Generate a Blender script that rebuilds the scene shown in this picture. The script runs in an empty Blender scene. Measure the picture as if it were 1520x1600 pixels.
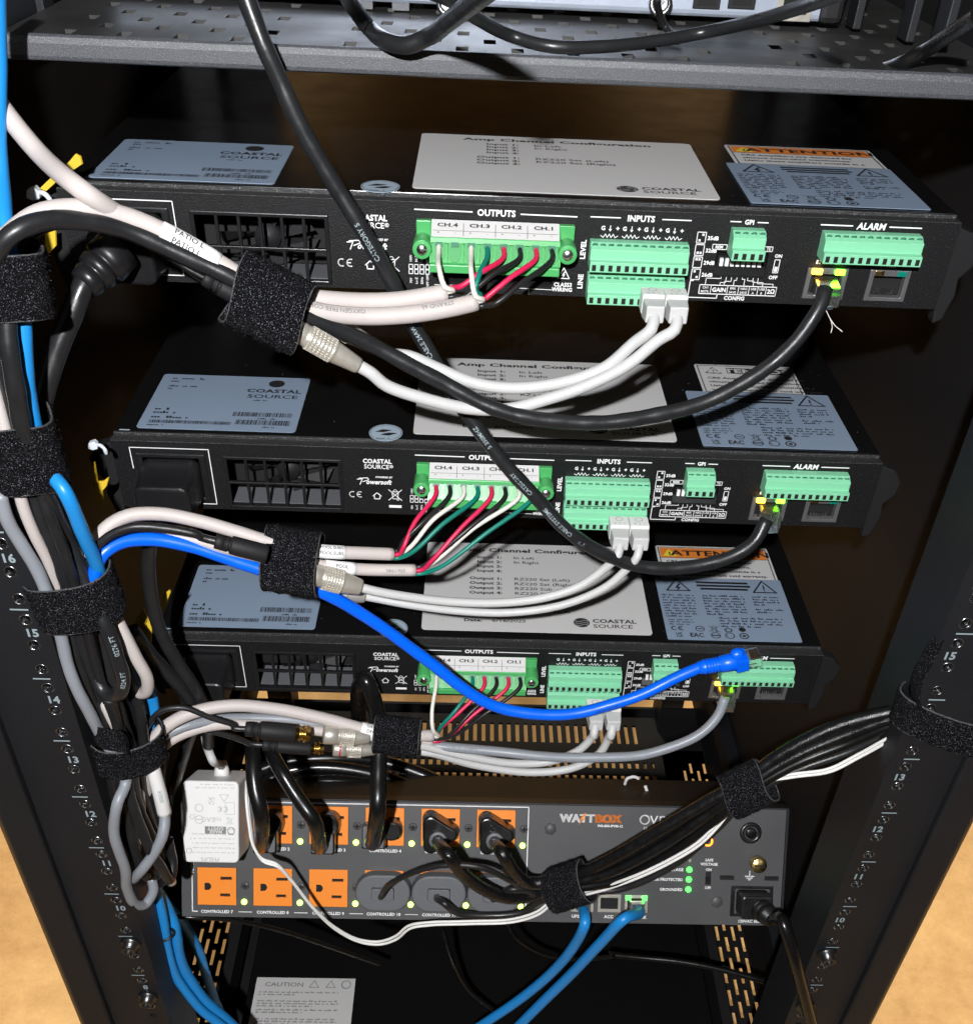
import bpy, math, random
from mathutils import Vector, Matrix
random.seed(7)
# ------------------------------------------------------------------ camera
S = 0.001                                   # the script counts in millimetres
CAM = Vector((-16.3675, -410.7545, 536.4444))
PITCH, YAW, ROLL, FPX, CX, CY = -0.7119, 0.0435, 0.0522, 1630.15, 779.08, 1068.46
cp, sp, cy_, sy_ = math.cos(PITCH), math.sin(PITCH), math.cos(YAW), math.sin(YAW)
FW = Vector((sy_*cp, cy_*cp, sp)); R0 = Vector((cy_, -sy_, 0)); U0 = R0.cross(FW)
RT = math.cos(ROLL)*R0 + math.sin(ROLL)*U0; UP = -math.sin(ROLL)*R0 + math.cos(ROLL)*U0
scene = bpy.context.scene
col = scene.collection
cd = bpy.data.cameras.new('camera'); cam = bpy.data.objects.new('camera', cd); col.objects.link(cam)
M = Matrix((RT, UP, -FW)).transposed().to_4x4(); M.translation = CAM*S; cam.matrix_world = M
cd.sensor_fit = 'HORIZONTAL'; cd.sensor_width = 36; cd.lens = FPX/1520*36
cd.shift_x = -(CX-760)/1520; cd.shift_y = (CY-800)/1520
cd.clip_start = 0.01; cd.clip_end = 50
scene.camera = cam
# ------------------------------------------------------------------ light
world = bpy.data.worlds.new('World'); scene.world = world; world.use_nodes = True
world.node_tree.nodes['Background'].inputs[0].default_value = (1.0, .93, .85, 1)
world.node_tree.nodes['Background'].inputs[1].default_value = 0.014
def lamp(name, typ, loc, energy, color, **kw):
    d = bpy.data.lights.new(name, typ); d.energy = energy; d.color = color
    for k, v in kw.items(): setattr(d, k, v)
    o = bpy.data.objects.new(name, d); o.location = Vector(loc)*S; col.objects.link(o); return o
flash = lamp('phone_flash', 'SPOT', CAM - FW*260 - RT*58 + UP*6, 46, (.985, .99, 1.0), shadow_soft_size=.010, spot_size=math.radians(104), spot_blend=.85)
aim = (CAM + (FW + RT*((760-CX)/FPX) - UP*((1080-CY)/FPX))*560)*S - flash.location
flash.rotation_euler = aim.to_track_quat('-Z', 'Y').to_euler()
room = lamp('ceiling_light', 'AREA', (300, -900, 2100), 1.5, (1.0, .84, .62), shape='RECTANGLE', size=1.6, size_y=1.2)
room.rotation_euler = (math.radians(-8), 0, 0)
for x, y in ((-1000, 430), (1000, 430), (0, 1150), (-500, 2050), (500, 2050)):          # added unseen spots, brightening floor and wall beside and beyond the rack
    q = lamp('added_room_spot', 'SPOT', (x, y, 1950), 270 if abs(x) > 600 else 120 if y < 2000 else 260, (1.0, .87, .68), shadow_soft_size=.06, spot_size=math.radians(42), spot_blend=.6)
vs = scene.view_settings
vs.view_transform = 'Standard'; vs.look = 'None'; vs.exposure = 0.0; vs.gamma = 1.0
# ------------------------------------------------------------------ pixel -> place on a known plane
def ray(px, py): return FW + RT*((px-CX)/FPX) - UP*((py-CY)/FPX)
def P(px, py, Y): d = ray(px, py); return CAM + d*((Y-CAM.y)/d.y)
def PZ(px, py, z): d = ray(px, py); return CAM + d*((z-CAM.z)/d.z)
def mmpx(p): return (p-CAM).dot(FW)/FPX      # millimetres per pixel at a place
# ------------------------------------------------------------------ materials
def nt(name):
    m = bpy.data.materials.new(name); m.use_nodes = True
    t = m.node_tree; b = t.nodes['Principled BSDF']; return m, t, b
def setc(b, c, rough, metal=0.0, spec=.5, coat=0.0):
    b.inputs['Base Color'].default_value = (*c, 1); b.inputs['Roughness'].default_value = rough
    b.inputs['Metallic'].default_value = metal; b.inputs['Specular IOR Level'].default_value = spec
    b.inputs['Coat Weight'].default_value = coat
def mat(name, c, rough=.5, metal=0.0, spec=.5, bump=0.0, bscale=900, var=0.0, vscale=60, rvar=0.0, coat=0.0):
    m, t, b = nt(name); setc(b, c, rough, metal, spec, coat)
    tc = t.nodes.new('ShaderNodeTexCoord')
    if bump:
        n = t.nodes.new('ShaderNodeTexNoise'); n.inputs['Scale'].default_value = bscale; n.inputs['Detail'].default_value = 3
        t.links.new(tc.outputs['Object'], n.inputs['Vector'])
        u = t.nodes.new('ShaderNodeBump'); u.inputs['Strength'].default_value = bump; u.inputs['Distance'].default_value = .0006
        t.links.new(n.outputs['Fac'], u.inputs['Height']); t.links.new(u.outputs['Normal'], b.inputs['Normal'])
    if var or rvar:
        n2 = t.nodes.new('ShaderNodeTexNoise'); n2.inputs['Scale'].default_value = vscale; n2.inputs['Detail'].default_value = 6
        t.links.new(tc.outputs['Object'], n2.inputs['Vector'])
        if var:
            mx = t.nodes.new('ShaderNodeMix'); mx.data_type = 'RGBA'
            mx.inputs[6].default_value = tuple(max(0, x*(1-var)) for x in c)+(1,)
            mx.inputs[7].default_value = tuple(min(1, x*(1+var)) for x in c)+(1,)
            t.links.new(n2.outputs['Fac'], mx.inputs[0]); t.links.new(mx.outputs[2], b.inputs['Base Color'])
        if rvar:
            mr = t.nodes.new('ShaderNodeMapRange'); mr.inputs[1].default_value = .3; mr.inputs[2].default_value = .7
            mr.inputs[3].default_value = max(.02, rough-rvar); mr.inputs[4].default_value = min(1, rough+rvar)
            t.links.new(n2.outputs['Fac'], mr.inputs[0]); t.links.new(mr.outputs[0], b.inputs['Roughness'])
    return m
def emit(name, c, s):
    m, t, b = nt(name); setc(b, c, .4)
    b.inputs['Emission Color'].default_value = (*c, 1); b.inputs['Emission Strength'].default_value = s; return m
def speckle(name, c, c2, rough, scale, thr, bump, bscale, spec=.5):
    """dark surface with scattered brighter grains"""
    m, t, b = nt(name); setc(b, c, rough, spec=spec)
    tc = t.nodes.new('ShaderNodeTexCoord')
    v = t.nodes.new('ShaderNodeTexNoise'); v.inputs['Scale'].default_value = scale; v.inputs['Detail'].default_value = 2; v.inputs['Roughness'].default_value = .7
    t.links.new(tc.outputs['Object'], v.inputs['Vector'])
    r = t.nodes.new('ShaderNodeMapRange'); r.inputs[1].default_value = thr; r.inputs[2].default_value = thr+.1
    t.links.new(v.outputs['Fac'], r.inputs[0])
    mx = t.nodes.new('ShaderNodeMix'); mx.data_type = 'RGBA'; mx.inputs[6].default_value = (*c, 1); mx.inputs[7].default_value = (*c2, 1)
    t.links.new(r.outputs[0], mx.inputs[0]); t.links.new(mx.outputs[2], b.inputs['Base Color'])
    n = t.nodes.new('ShaderNodeTexNoise'); n.inputs['Scale'].default_value = bscale; n.inputs['Detail'].default_value = 4
    t.links.new(tc.outputs['Object'], n.inputs['Vector'])
    u = t.nodes.new('ShaderNodeBump'); u.inputs['Strength'].default_value = bump; u.inputs['Distance'].default_value = .0008
    t.links.new(n.outputs['Fac'], u.inputs['Height']); t.links.new(u.outputs['Normal'], b.inputs['Normal'])
    return m
MT = dict(
 rack=mat('rack_powder_coat', (.010,.011,.0135), .52, spec=.4, bump=.25, bscale=1400, var=.25, vscale=25),
 rackin=mat('rack_inner_steel', (.0105,.0105,.0115), .6, spec=.3, bump=.15, bscale=1200, var=.3, vscale=12),
 shelf=speckle('shelf_textured_coat', (.062,.065,.073), (.21,.215,.235), .42, 2600, .56, .3, 2600),
 deck=mat('shelf_deck_coat', (.030,.029,.028), .48, bump=.15, bscale=900, var=.5, vscale=16, rvar=.12),
 lid=mat('amp_lid_gloss', (.006,.006,.0065), .2, bump=.04, bscale=1500, rvar=.06, vscale=40),
 panel=speckle('amp_panel_coat', (.007,.007,.0078), (.06,.06,.063), .46, 1500, .60, .4, 1600, .3),  # brighter grains put the coat's specular sparkle into the colour
 ridge=speckle('lid_edge_coat', (.02,.02,.021), (.3,.3,.3), .4, 1500, .6, .6, 1500),
 black=mat('black_plastic', (.010,.010,.011), .33, bump=.06, bscale=1000, rvar=.08, vscale=80),
 blackm=mat('black_matte_plastic', (.011,.011,.012), .6, spec=.3, bump=.2, bscale=1600),
 void=mat('dark_recess', (.003,.003,.003), .8),
 rubber=mat('black_rubber', (.013,.013,.014), .4, bump=.12, bscale=500, rvar=.12, vscale=90),
 jack=mat('black_pvc_jacket', (.014,.0145,.016), .36, bump=.5, bscale=120, rvar=.1, vscale=120),
 gloss=mat('black_glossy_cord', (.006,.006,.006), .27, rvar=.07, vscale=50),
 braid=mat('black_ribbed_cord', (.006,.006,.0065), .3, bump=.3, bscale=1500, rvar=.1, vscale=200),
 white=mat('white_cable_jacket', (.50,.50,.497), .48, bump=.06, bscale=300, var=.03, vscale=20),
 cream=mat('cream_speaker_jacket', (.49,.44,.42), .55, bump=.08, bscale=300, var=.04, vscale=18),
 grey=mat('grey_cable_jacket', (.24,.255,.285), .4, bump=.15, bscale=200, var=.08, vscale=30),
 blue=mat('sky_blue_jacket', (.012,.235,.62), .38, bump=.1, bscale=200, var=.06, vscale=30),
 royal=mat('royal_blue_jacket', (.0,.12,.86), .34, bump=.06, bscale=200),
 red=mat('red_wire', (.60,.012,.075), .42), green=mat('green_wire', (.0,.17,.125), .42),
 ivory=mat('ivory_wire', (.66,.64,.58), .45), bwire=mat('black_wire', (.012,.012,.013), .38),
 copper=mat('bare_copper', (.75,.36,.2), .3, metal=1),
 term=mat('mint_terminal_plastic', (.21,.56,.34), .42, bump=.05, bscale=700, var=.04, vscale=40),
 outg=mat('green_connector_plastic', (.065,.36,.105), .36, bump=.05, bscale=700, var=.06, vscale=60),
 outd=mat('green_connector_deep', (.05,.29,.085), .4),
 termd=mat('terminal_screw_well', (.03,.16,.085), .5),
 steel=mat('bright_steel', (.72,.72,.72), .25, metal=1, rvar=.1, vscale=300),
 nickel=mat('brushed_nickel', (.52,.49,.43), .38, metal=.55, bump=.15, bscale=800, rvar=.1, vscale=200),
 gunmetal=mat('dark_screw_steel', (.10,.10,.10), .3, metal=.9), gold=mat('gold_plating', (.85,.56,.16), .24, metal=1), brass=mat('brass', (.72,.52,.2), .3, metal=1, rvar=.1, vscale=300),
 paper=mat('white_label_paper', (.58,.57,.565), .5, var=.02, vscale=15, bump=.03, bscale=300),
 film=mat('blue_grey_label_film', (.22,.285,.38), .42, var=.06, vscale=14, rvar=.08),
 orange=mat('orange_outlet_plastic', (.86,.245,.02), .45, bump=.05, bscale=900, var=.04, vscale=40),
 oband=mat('orange_print', (.72,.21,.03), .5),
 yellow=mat('yellow_tag', (.66,.44,.03), .5, var=.1, vscale=40),
 yprint=mat('yellow_print', (.75,.6,.05), .5),
 pwhite=mat('white_print', (.80,.80,.80), .55), pgrey=mat('grey_print', (.33,.34,.36), .6), pblack=mat('black_print', (.015,.015,.018), .55),
 pdim=mat('faint_grey_print', (.19,.19,.19), .6),
 porange=mat('orange_logo_print', (.85,.23,.02), .5), pale=mat('pale_rail_print', (.27,.33,.355), .6),
 watt=mat('charcoal_faceplate', (.070,.070,.073), .47, bump=.12, bscale=1500, var=.06, vscale=20, rvar=.08),
 pill=mat('grey_plug_plastic', (.105,.108,.118), .5, bump=.3, bscale=1300),
 adapter=mat('white_adapter_plastic', (.74,.73,.72), .45, bump=.04, bscale=600),
 adgrey=mat('adapter_print_grey', (.50,.50,.50), .6),
 silver=mat('silver_device_paint', (.42,.47,.56), .33, metal=.35, rvar=.08, vscale=20),
 clear=None, tie=mat('translucent_nylon', (.62,.66,.72), .35),
 velcro=speckle('hook_and_loop_fabric', (.0025,.0025,.0035), (.20,.20,.225), .95, 1900, .60, 1.0, 1300, .12),  # pale specks: lint, plus glints of the hook loops put into the colour
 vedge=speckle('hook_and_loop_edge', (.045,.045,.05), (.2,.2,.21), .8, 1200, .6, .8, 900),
 floor=None, wall=mat('tan_wall', (.22,.15,.075), .85, var=.1, vscale=3),
 flex=mat('white_flex', (.78,.77,.75), .45), portsteel=mat('port_shield_steel', (.30,.30,.31), .33, metal=.75, rvar=.08, vscale=200), seal=mat('warranty_seal_film', (.34,.42,.50), .4, var=.05, vscale=30), ledg=emit('green_led', (.14,1,.02), 9.0), ledlime=emit('lime_led', (.55,1,.12), 5.0), ledy=emit('amber_led', (1,.62,.03), 10.0),
 ledo=emit('orange_power_light', (1,.2,.01), 5.0), ledgg=emit('pure_green_led', (.05,1,.06), 5.0),
 dim=mat('unlit_lens', (.3,.32,.3), .3),
)
def clear_mat():
    m, t, b = nt('clear_connector_plastic'); setc(b, (.86,.88,.88), .12)
    b.inputs['Transmission Weight'].default_value = .96; b.inputs['IOR'].default_value = 1.18; return m
MT['clear'] = clear_mat()
def floor_mat():
    m, t, b = nt('tan_concrete_floor'); setc(b, (.62,.38,.16), .8)
    tc = t.nodes.new('ShaderNodeTexCoord')
    n = t.nodes.new('ShaderNodeTexNoise'); n.inputs['Scale'].default_value = 38; n.inputs['Detail'].default_value = 12; n.inputs['Roughness'].default_value = .8
    n2 = t.nodes.new('ShaderNodeTexNoise'); n2.inputs['Scale'].default_value = 4.5; n2.inputs['Detail'].default_value = 3
    for q in (n, n2): t.links.new(tc.outputs['Object'], q.inputs['Vector'])
    ad = t.nodes.new('ShaderNodeMath'); ad.operation = 'ADD'; t.links.new(n.outputs['Fac'], ad.inputs[0]); t.links.new(n2.outputs['Fac'], ad.inputs[1])
    cr = t.nodes.new('ShaderNodeValToRGB'); e = cr.color_ramp.elements
    e[0].position = .36; e[0].color = (.42,.24,.09,1); e[1].position = .64; e[1].color = (.70,.45,.20,1)
    hf = t.nodes.new('ShaderNodeMath'); hf.operation = 'MULTIPLY'; hf.inputs[1].default_value = .5
    t.links.new(ad.outputs[0], hf.inputs[0]); t.links.new(hf.outputs[0], cr.inputs[0]); t.links.new(cr.outputs[0], b.inputs['Base Color'])
    return m
MT['floor'] = floor_mat()
# ------------------------------------------------------------------ mesh builder
_glyph = {}
def glyphs(s, bold=False):
    k = (s, bold)
    if k not in _glyph:
        c = bpy.data.curves.new('t', 'FONT'); c.body = s; c.size = 1; c.resolution_u = 2
        c.offset = .034 if bold else 0.012; c.space_character = 1.04 if bold else 1.0
        o = bpy.data.objects.new('t', c); m = bpy.data.meshes.new_from_object(o)
        v = [(p.co.x, p.co.y) for p in m.vertices]; f = [tuple(q.vertices) for q in m.polygons]
        w = max((a[0] for a in v), default=0)
        bpy.data.objects.remove(o); bpy.data.curves.remove(c); bpy.data.meshes.remove(m)
        _glyph[k] = (v, f, w)
    return _glyph[k]
class MB:
    def __init__(s): s.v = []; s.f = []; s.mi = []; s.cur = 0; s.sm = []; s.smooth = False
    def add(s, vs, fs):
        b = len(s.v); s.v += [tuple(p) for p in vs]
        for q in fs: s.f.append([b+i for i in q]); s.mi.append(s.cur); s.sm.append(s.smooth)
    def box(s, x0, x1, y0, y1, z0, z1):
        s.add([(x, y, z) for x in (x0, x1) for y in (y0, y1) for z in (z0, z1)],
              [(0,1,3,2),(4,6,7,5),(0,4,5,1),(2,3,7,6),(0,2,6,4),(1,5,7,3)])
    def prism(s, pts, ax, a, b):
        n = len(pts)
        mk = {'x': lambda p, d: (d, p[0], p[1]), 'y': lambda p, d: (p[0], d, p[1]), 'z': lambda p, d: (p[0], p[1], d)}[ax]
        s.add([mk(p, a) for p in pts]+[mk(p, b) for p in pts],
              [tuple(range(n)), tuple(range(2*n-1, n-1, -1))]+[(i, i+n, (i+1) % n+n, (i+1) % n) for i in range(n)])
    def quad(s, a, b, c, d): s.add([a, b, c, d], [(0,1,2,3)])
    def lathe(s, p0, p1, prof, n=20, caps=True):
        p0, p1 = Vector(p0), Vector(p1); d = (p1-p0); L = d.length; d.normalize()
        e1 = d.orthogonal().normalized(); e2 = d.cross(e1); vs = []; fs = []
        for (t, r) in prof:
            for k in range(n):
                a = 2*math.pi*k/n; vs.append(p0+d*(t*L)+(e1*math.cos(a)+e2*math.sin(a))*r)
        m = len(prof)
        for i in range(m-1):
            for k in range(n): fs.append((i*n+k, i*n+(k+1) % n, (i+1)*n+(k+1) % n, (i+1)*n+k))
        if caps: fs += [tuple(range(n-1, -1, -1)), tuple(range((m-1)*n, m*n))]
        o = s.smooth; s.smooth = True; s.add(vs, fs); s.smooth = o
    def cyl(s, p0, p1, r, r1=None, n=18, caps=True): s.lathe(p0, p1, [(0, r), (1, r if r1 is None else r1)], n, caps)
    def tube(s, pts, r, n=12, flat=None, ridge=0, nr=12, capped=True):
        """pts: sampled centre line; flat=(vector, ratio): flattened along vector"""
        N = len(pts); fr = frames(pts); vs = []; fs = []
        for i in range(N):
            t, e1, e2 = fr[i]; ri = r(i/(N-1)) if callable(r) else r
            for k in range(n):
                a = 2*math.pi*k/n; q = ri*(1+ridge*math.cos(nr*a))
                vs.append(pts[i]+(e1*math.cos(a)+e2*math.sin(a))*q)
        for i in range(N-1):
            for k in range(n): fs.append((i*n+k, i*n+(k+1) % n, (i+1)*n+(k+1) % n, (i+1)*n+k))
        if capped: fs += [tuple(range(n-1, -1, -1)), tuple(range((N-1)*n, N*n))]
        o = s.smooth; s.smooth = True; s.add(vs, fs); s.smooth = o
    def text(s, st, fn, h, align='c', rot=0, sx=1.0, bold=False, shear=0.0):
        """flat lettering; fn maps the (right, up) of the writing in mm to a place"""
        v, f, w = glyphs(st, bold); k = h/.70; c, q = math.cos(rot), math.sin(rot)
        ox = {'c': -w/2, 'l': 0, 'r': -w}[align]
        out = []
        for (x, y) in v:
            X = (x+ox)*k*sx+shear*y*k; Y = y*k-h/2; out.append(fn(X*c-Y*q, X*q+Y*c))
        s.add(out, f)
    def build(s, name, mats, parent=None, org=(0, 0, 0), bevel=0.0, seg=2, link=True):
        me = bpy.data.meshes.new(name); o_ = Vector(org)
        me.from_pydata([tuple((Vector(p)-o_)*S) for p in s.v], [], s.f)
        if not isinstance(mats, (list, tuple)): mats = [mats]
        for m in mats: me.materials.append(MT[m] if isinstance(m, str) else m)
        me.polygons.foreach_set('material_index', s.mi); me.polygons.foreach_set('use_smooth', s.sm); me.update()
        o = bpy.data.objects.new(name, me)
        if link: col.objects.link(o)
        if parent is not None: o.parent = parent
        else: o.location = o_*S
        if bevel:
            b = o.modifiers.new('bevel', 'BEVEL'); b.width = bevel*S; b.segments = seg; b.limit_method = 'ANGLE'; b.angle_limit = .6; b.harden_normals = False
        return o
def frames(pts):
    N = len(pts); T = []
    for i in range(N):
        d = pts[min(i+1, N-1)]-pts[max(i-1, 0)]; T.append(d.normalized() if d.length > 1e-9 else Vector((0, 0, 1)))
    e = T[0].orthogonal().normalized(); out = []
    for t in T:
        e = (e-t*e.dot(t)).normalized(); out.append((t, e, t.cross(e)))
    return out
def spline(pts, step=2.0):
    """centripetal Catmull-Rom through the points, evenly sampled"""
    p = [pts[0]*2-pts[1]]+list(pts)+[pts[-1]*2-pts[-2]]; out = []
    for i in range(1, len(p)-2):
        p0, p1, p2, p3 = p[i-1], p[i], p[i+1], p[i+2]
        n = max(3, int((p2-p1).length/step))
        t0 = 0; t1 = max(1e-6, (p1-p0).length**.5); t2 = t1+max(1e-6, (p2-p1).length**.5); t3 = t2+max(1e-6, (p3-p2).length**.5)
        for k in range(n):
            t = t1+(t2-t1)*k/n
            a1 = p0*((t1-t)/(t1-t0))+p1*((t-t0)/(t1-t0)); a2 = p1*((t2-t)/(t2-t1))+p2*((t-t1)/(t2-t1)); a3 = p2*((t3-t)/(t3-t2))+p3*((t-t2)/(t3-t2))
            b1 = a1*((t2-t)/(t2-t0))+a2*((t-t0)/(t2-t0)); b2 = a2*((t3-t)/(t3-t1))+a3*((t-t1)/(t3-t1))
            out.append(b1*((t2-t)/(t2-t1))+b2*((t-t1)/(t2-t1)))
    out.append(pts[-1].copy()); return out
def tag(o, label=None, cat=None, group=None, kind=None):
    if label: o['label'] = label
    if cat: o['category'] = cat
    if group: o['group'] = group
    if kind: o['kind'] = kind
    return o
def empty(name, loc, rx=0.0, ry=0.0):
    o = bpy.data.objects.new(name, None); o.location = Vector(loc)*S; o.rotation_euler = (rx, ry, 0); o.empty_display_size = .02
    col.objects.link(o); return o
def copy_part(src, parent, loc=None):
    """copy a part (and its sub-parts) under a parent; shares mesh data"""
    c = src.copy(); col.objects.link(c); c.parent = parent
    if loc is not None: c.location = Vector(loc)*S
    for ch in list(src.children): copy_part(ch, c)
    return c
def copy_tree(o):
    c = o.copy(); col.objects.link(c)
    for ch in list(o.children): copy_part(ch, c)
    return c
def plate(mb, x0, x1, z0, z1, y0, y1, holes, fn=None):
    """flat sheet between y0 (front) and y1 with real rectangular holes (hx0,hx1,hz0,hz1) and their walls"""
    xs = sorted({x0, x1, *[h[0] for h in holes], *[h[1] for h in holes]}); zs = sorted({z0, z1, *[h[2] for h in holes], *[h[3] for h in holes]})
    fn = fn or (lambda x, y, z: (x, y, z))
    ix = {v: i for i, v in enumerate(xs)}; iz = {v: i for i, v in enumerate(zs)}
    gone = set()
    for h in holes:
        for i in range(ix[h[0]], ix[h[1]]):
            for j in range(iz[h[2]], iz[h[3]]): gone.add((i, j))
    nx, nz = len(xs), len(zs); vs = []; fs = []
    for y in (y0, y1):
        for x in xs:
            for z in zs: vs.append(fn(x, y, z))
    def id_(k, i, j): return k*nx*nz+i*nz+j
    for i in range(nx-1):
        for j in range(nz-1):
            if (i, j) in gone: continue
            fs.append((id_(0,i,j), id_(0,i+1,j), id_(0,i+1,j+1), id_(0,i,j+1)))
            fs.append((id_(1,i,j), id_(1,i,j+1), id_(1,i+1,j+1), id_(1,i+1,j)))
            for (di, dj, a, b) in ((-1,0,(i,j),(i,j+1)), (1,0,(i+1,j+1),(i+1,j)), (0,-1,(i+1,j),(i,j)), (0,1,(i,j+1),(i+1,j+1))):
                q = (i+di, j+dj)
                if q in gone or not (0 <= q[0] < nx-1 and 0 <= q[1] < nz-1):
                    fs.append((id_(0,*a), id_(0,*b), id_(1,*b), id_(1,*a)))
    mb.add(vs, fs)
class Print(MB):
    """flat print on a sheet: map(u, d) -> place, u to the right, d downwards"""
    def __init__(s, mp): super().__init__(); s.mp = mp
    def t(s, st, u, d, h, align='c', rot=0, sx=1.0, bold=False, shear=0.0):
        s.text(st, lambda x, y: s.mp(u+x, d-y), h, align, rot, sx, bold, shear)
    def fill(s, u0, d0, u1, d1): s.add([s.mp(u0, d1), s.mp(u1, d1), s.mp(u1, d0), s.mp(u0, d0)], [(0,1,2,3)])
    def poly(s, pts): s.add([s.mp(*p) for p in pts], [tuple(range(len(pts)))])
    def line(s, pts, w, closed=False):
        pts = [Vector((a, b)) for a, b in pts]
        if closed: pts.append(pts[0])
        for a, b in zip(pts, pts[1:]):
            d = (b-a)
            if d.length < 1e-6: continue
            d.normalize(); n = Vector((-d.y, d.x))*(w/2); a2, b2 = a-d*(w/2), b+d*(w/2)
            s.add([s.mp(*(a2+n)), s.mp(*(b2+n)), s.mp(*(b2-n)), s.mp(*(a2-n))], [(0,1,2,3)])
    def rect(s, u0, d0, u1, d1, w): s.line([(u0,d0),(u1,d0),(u1,d1),(u0,d1)], w, True)
    def ring(s, u, d, r, w, n=20, a0=0, a1=360):
        k = [math.radians(a0+(a1-a0)*i/n) for i in range(n+1)]
        s.line([(u+r*math.cos(a), d+r*math.sin(a)) for a in k], w)
    def disc(s, u, d, r, n=20, ry=None): s.poly([(u+r*math.cos(2*math.pi*i/n), d+(ry or r)*math.sin(2*math.pi*i/n)) for i in range(n)])
    def words(s, u0, d0, w, lines, lh, h, fillr=.9):
        for k in range(lines):
            x = u0; end = u0+w*(fillr if k < lines-1 else random.uniform(.35, .8))
            while x < end:
                q = random.uniform(1.2, 4.2)*h; q = min(q, end-x)
                for j in range(max(1, int(q/(h*.62)))):                    # one small mark per letter
                    hh = h*random.choice((.55, .6, .6, .95)); xx = x+j*h*.62
                    s.fill(xx, d0+k*lh+h-hh, xx+h*.5, d0+k*lh+h)
                x += q+h*.55
    def barcode(s, u0, d0, u1, d1):
        x = u0
        while x < u1:
            w = random.choice((.25, .25, .5, .75)); s.fill(x, d0, min(x+w, u1), d1); x += w+random.choice((.25, .35, .5))
    def tri(s, u, d, r, w): s.line([(u, d-r), (u+r*.95, d+r*.62), (u-r*.95, d+r*.62)], w, True)
    def bolt(s, u, d, k): s.poly([(u+.1*k, d-.55*k), (u-.25*k, d+.1*k), (u, d+.1*k), (u-.12*k, d+.6*k), (u+.28*k, d-.08*k), (u+.04*k, d-.08*k), (u+.3*k, d-.55*k)])
    def bin(s, u, d, k):
        s.line([(u-.55*k, d-.5*k), (u+.55*k, d-.5*k)], .09*k); s.line([(u-.42*k, d-.5*k), (u-.3*k, d+.55*k), (u+.3*k, d+.55*k), (u+.42*k, d-.5*k)], .09*k)
        s.line([(u-.85*k, d-.8*k), (u+.85*k, d+.75*k)], .09*k); s.line([(u+.85*k, d-.8*k), (u-.85*k, d+.75*k)], .09*k); s.ring(u+.35*k, d+.62*k, .14*k, .1*k, 8); s.ring(u, d-.6*k, .22*k, .08*k, 6, 180, 360)
    def ce(s, u, d, k, w):
        s.ring(u-k*.62, d, k*.5, w, 12, 70, 290); s.ring(u+k*.62, d, k*.5, w, 12, 70, 290); s.line([(u+k*.15, d), (u+k*.6, d)], w)
    def house(s, u, d, k, w): s.line([(u-.42*k, d+.5*k), (u-.42*k, d), (u-.62*k, d), (u, d-.55*k), (u+.62*k, d), (u+.42*k, d), (u+.42*k, d+.5*k)], w, True)
def rod(mb, a, b, r, n=6): mb.cyl(a, b, r, None, n)
# ------------------------------------------------------------------ the rack
RX = 232.55
rack = tag(empty('equipment_rack', (0, 0, -350)), 'tall black steel equipment rack with numbered rails holding all the gear', 'rack')
RO = (0, 0, -350)
U = 44.45
def hole_z(u, k): return (u-10)*U-(6.35, 22.225, 38.1)[k]
def rail(sx):
    mb = MB(); rnd = []
    hs = [(u, k) for u in range(5, 21) for k in range(3)]
    xi, xo = (222.5, 262) if sx > 0 else (-262, -222.5)
    zs = [(sx*RX-2.2, sx*RX+2.2, hole_z(u, k)-2.2, hole_z(u, k)+2.2) for u, k in hs]
    plate(mb, xi, xo, -345, 780, 0, 2.2, [(round(a,3), round(b,3), round(c,3), round(d,3)) for a, b, c, d in zs])
    inner = sx*222.5
    mb.box(min(inner, inner+sx*2), max(inner, inner+sx*2), 2.2, 46, -345, 780)
    r = mb.build('mounting_rail', 'rack', rack, RO)
    ring = MB(); ring.lathe((0, -.5, 0), (0, 6, 0), [(.06, 3.35), (.03, 3.2), (.1, 2.75), (1, 2.6)], 20, False)
    first = None
    for u, k in hs:
        if not (8 <= u <= 17): continue
        q = (Vector((sx*RX, 0, hole_z(u, k)))-Vector(RO))*S
        if first is None: o = first = ring.build('threaded_hole', 'steel', r)
        else: o = copy_part(first, r)
        o.location = q
    pr = Print(lambda a, d: (a, -.25, -d))
    for u in range(8, 18):
        z = (u-10)*U
        pr.line([(sx*RX+sx*1.5-4, -z), (sx*RX+sx*1.5+4, -z)], .9)
        pr.t(str(u), sx*RX+(1 if sx < 0 else -1.5), -(z-14.3), 4.7, bold=True)
    pr.build('printed_numerals', 'pale', r, RO)
    return r
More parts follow.
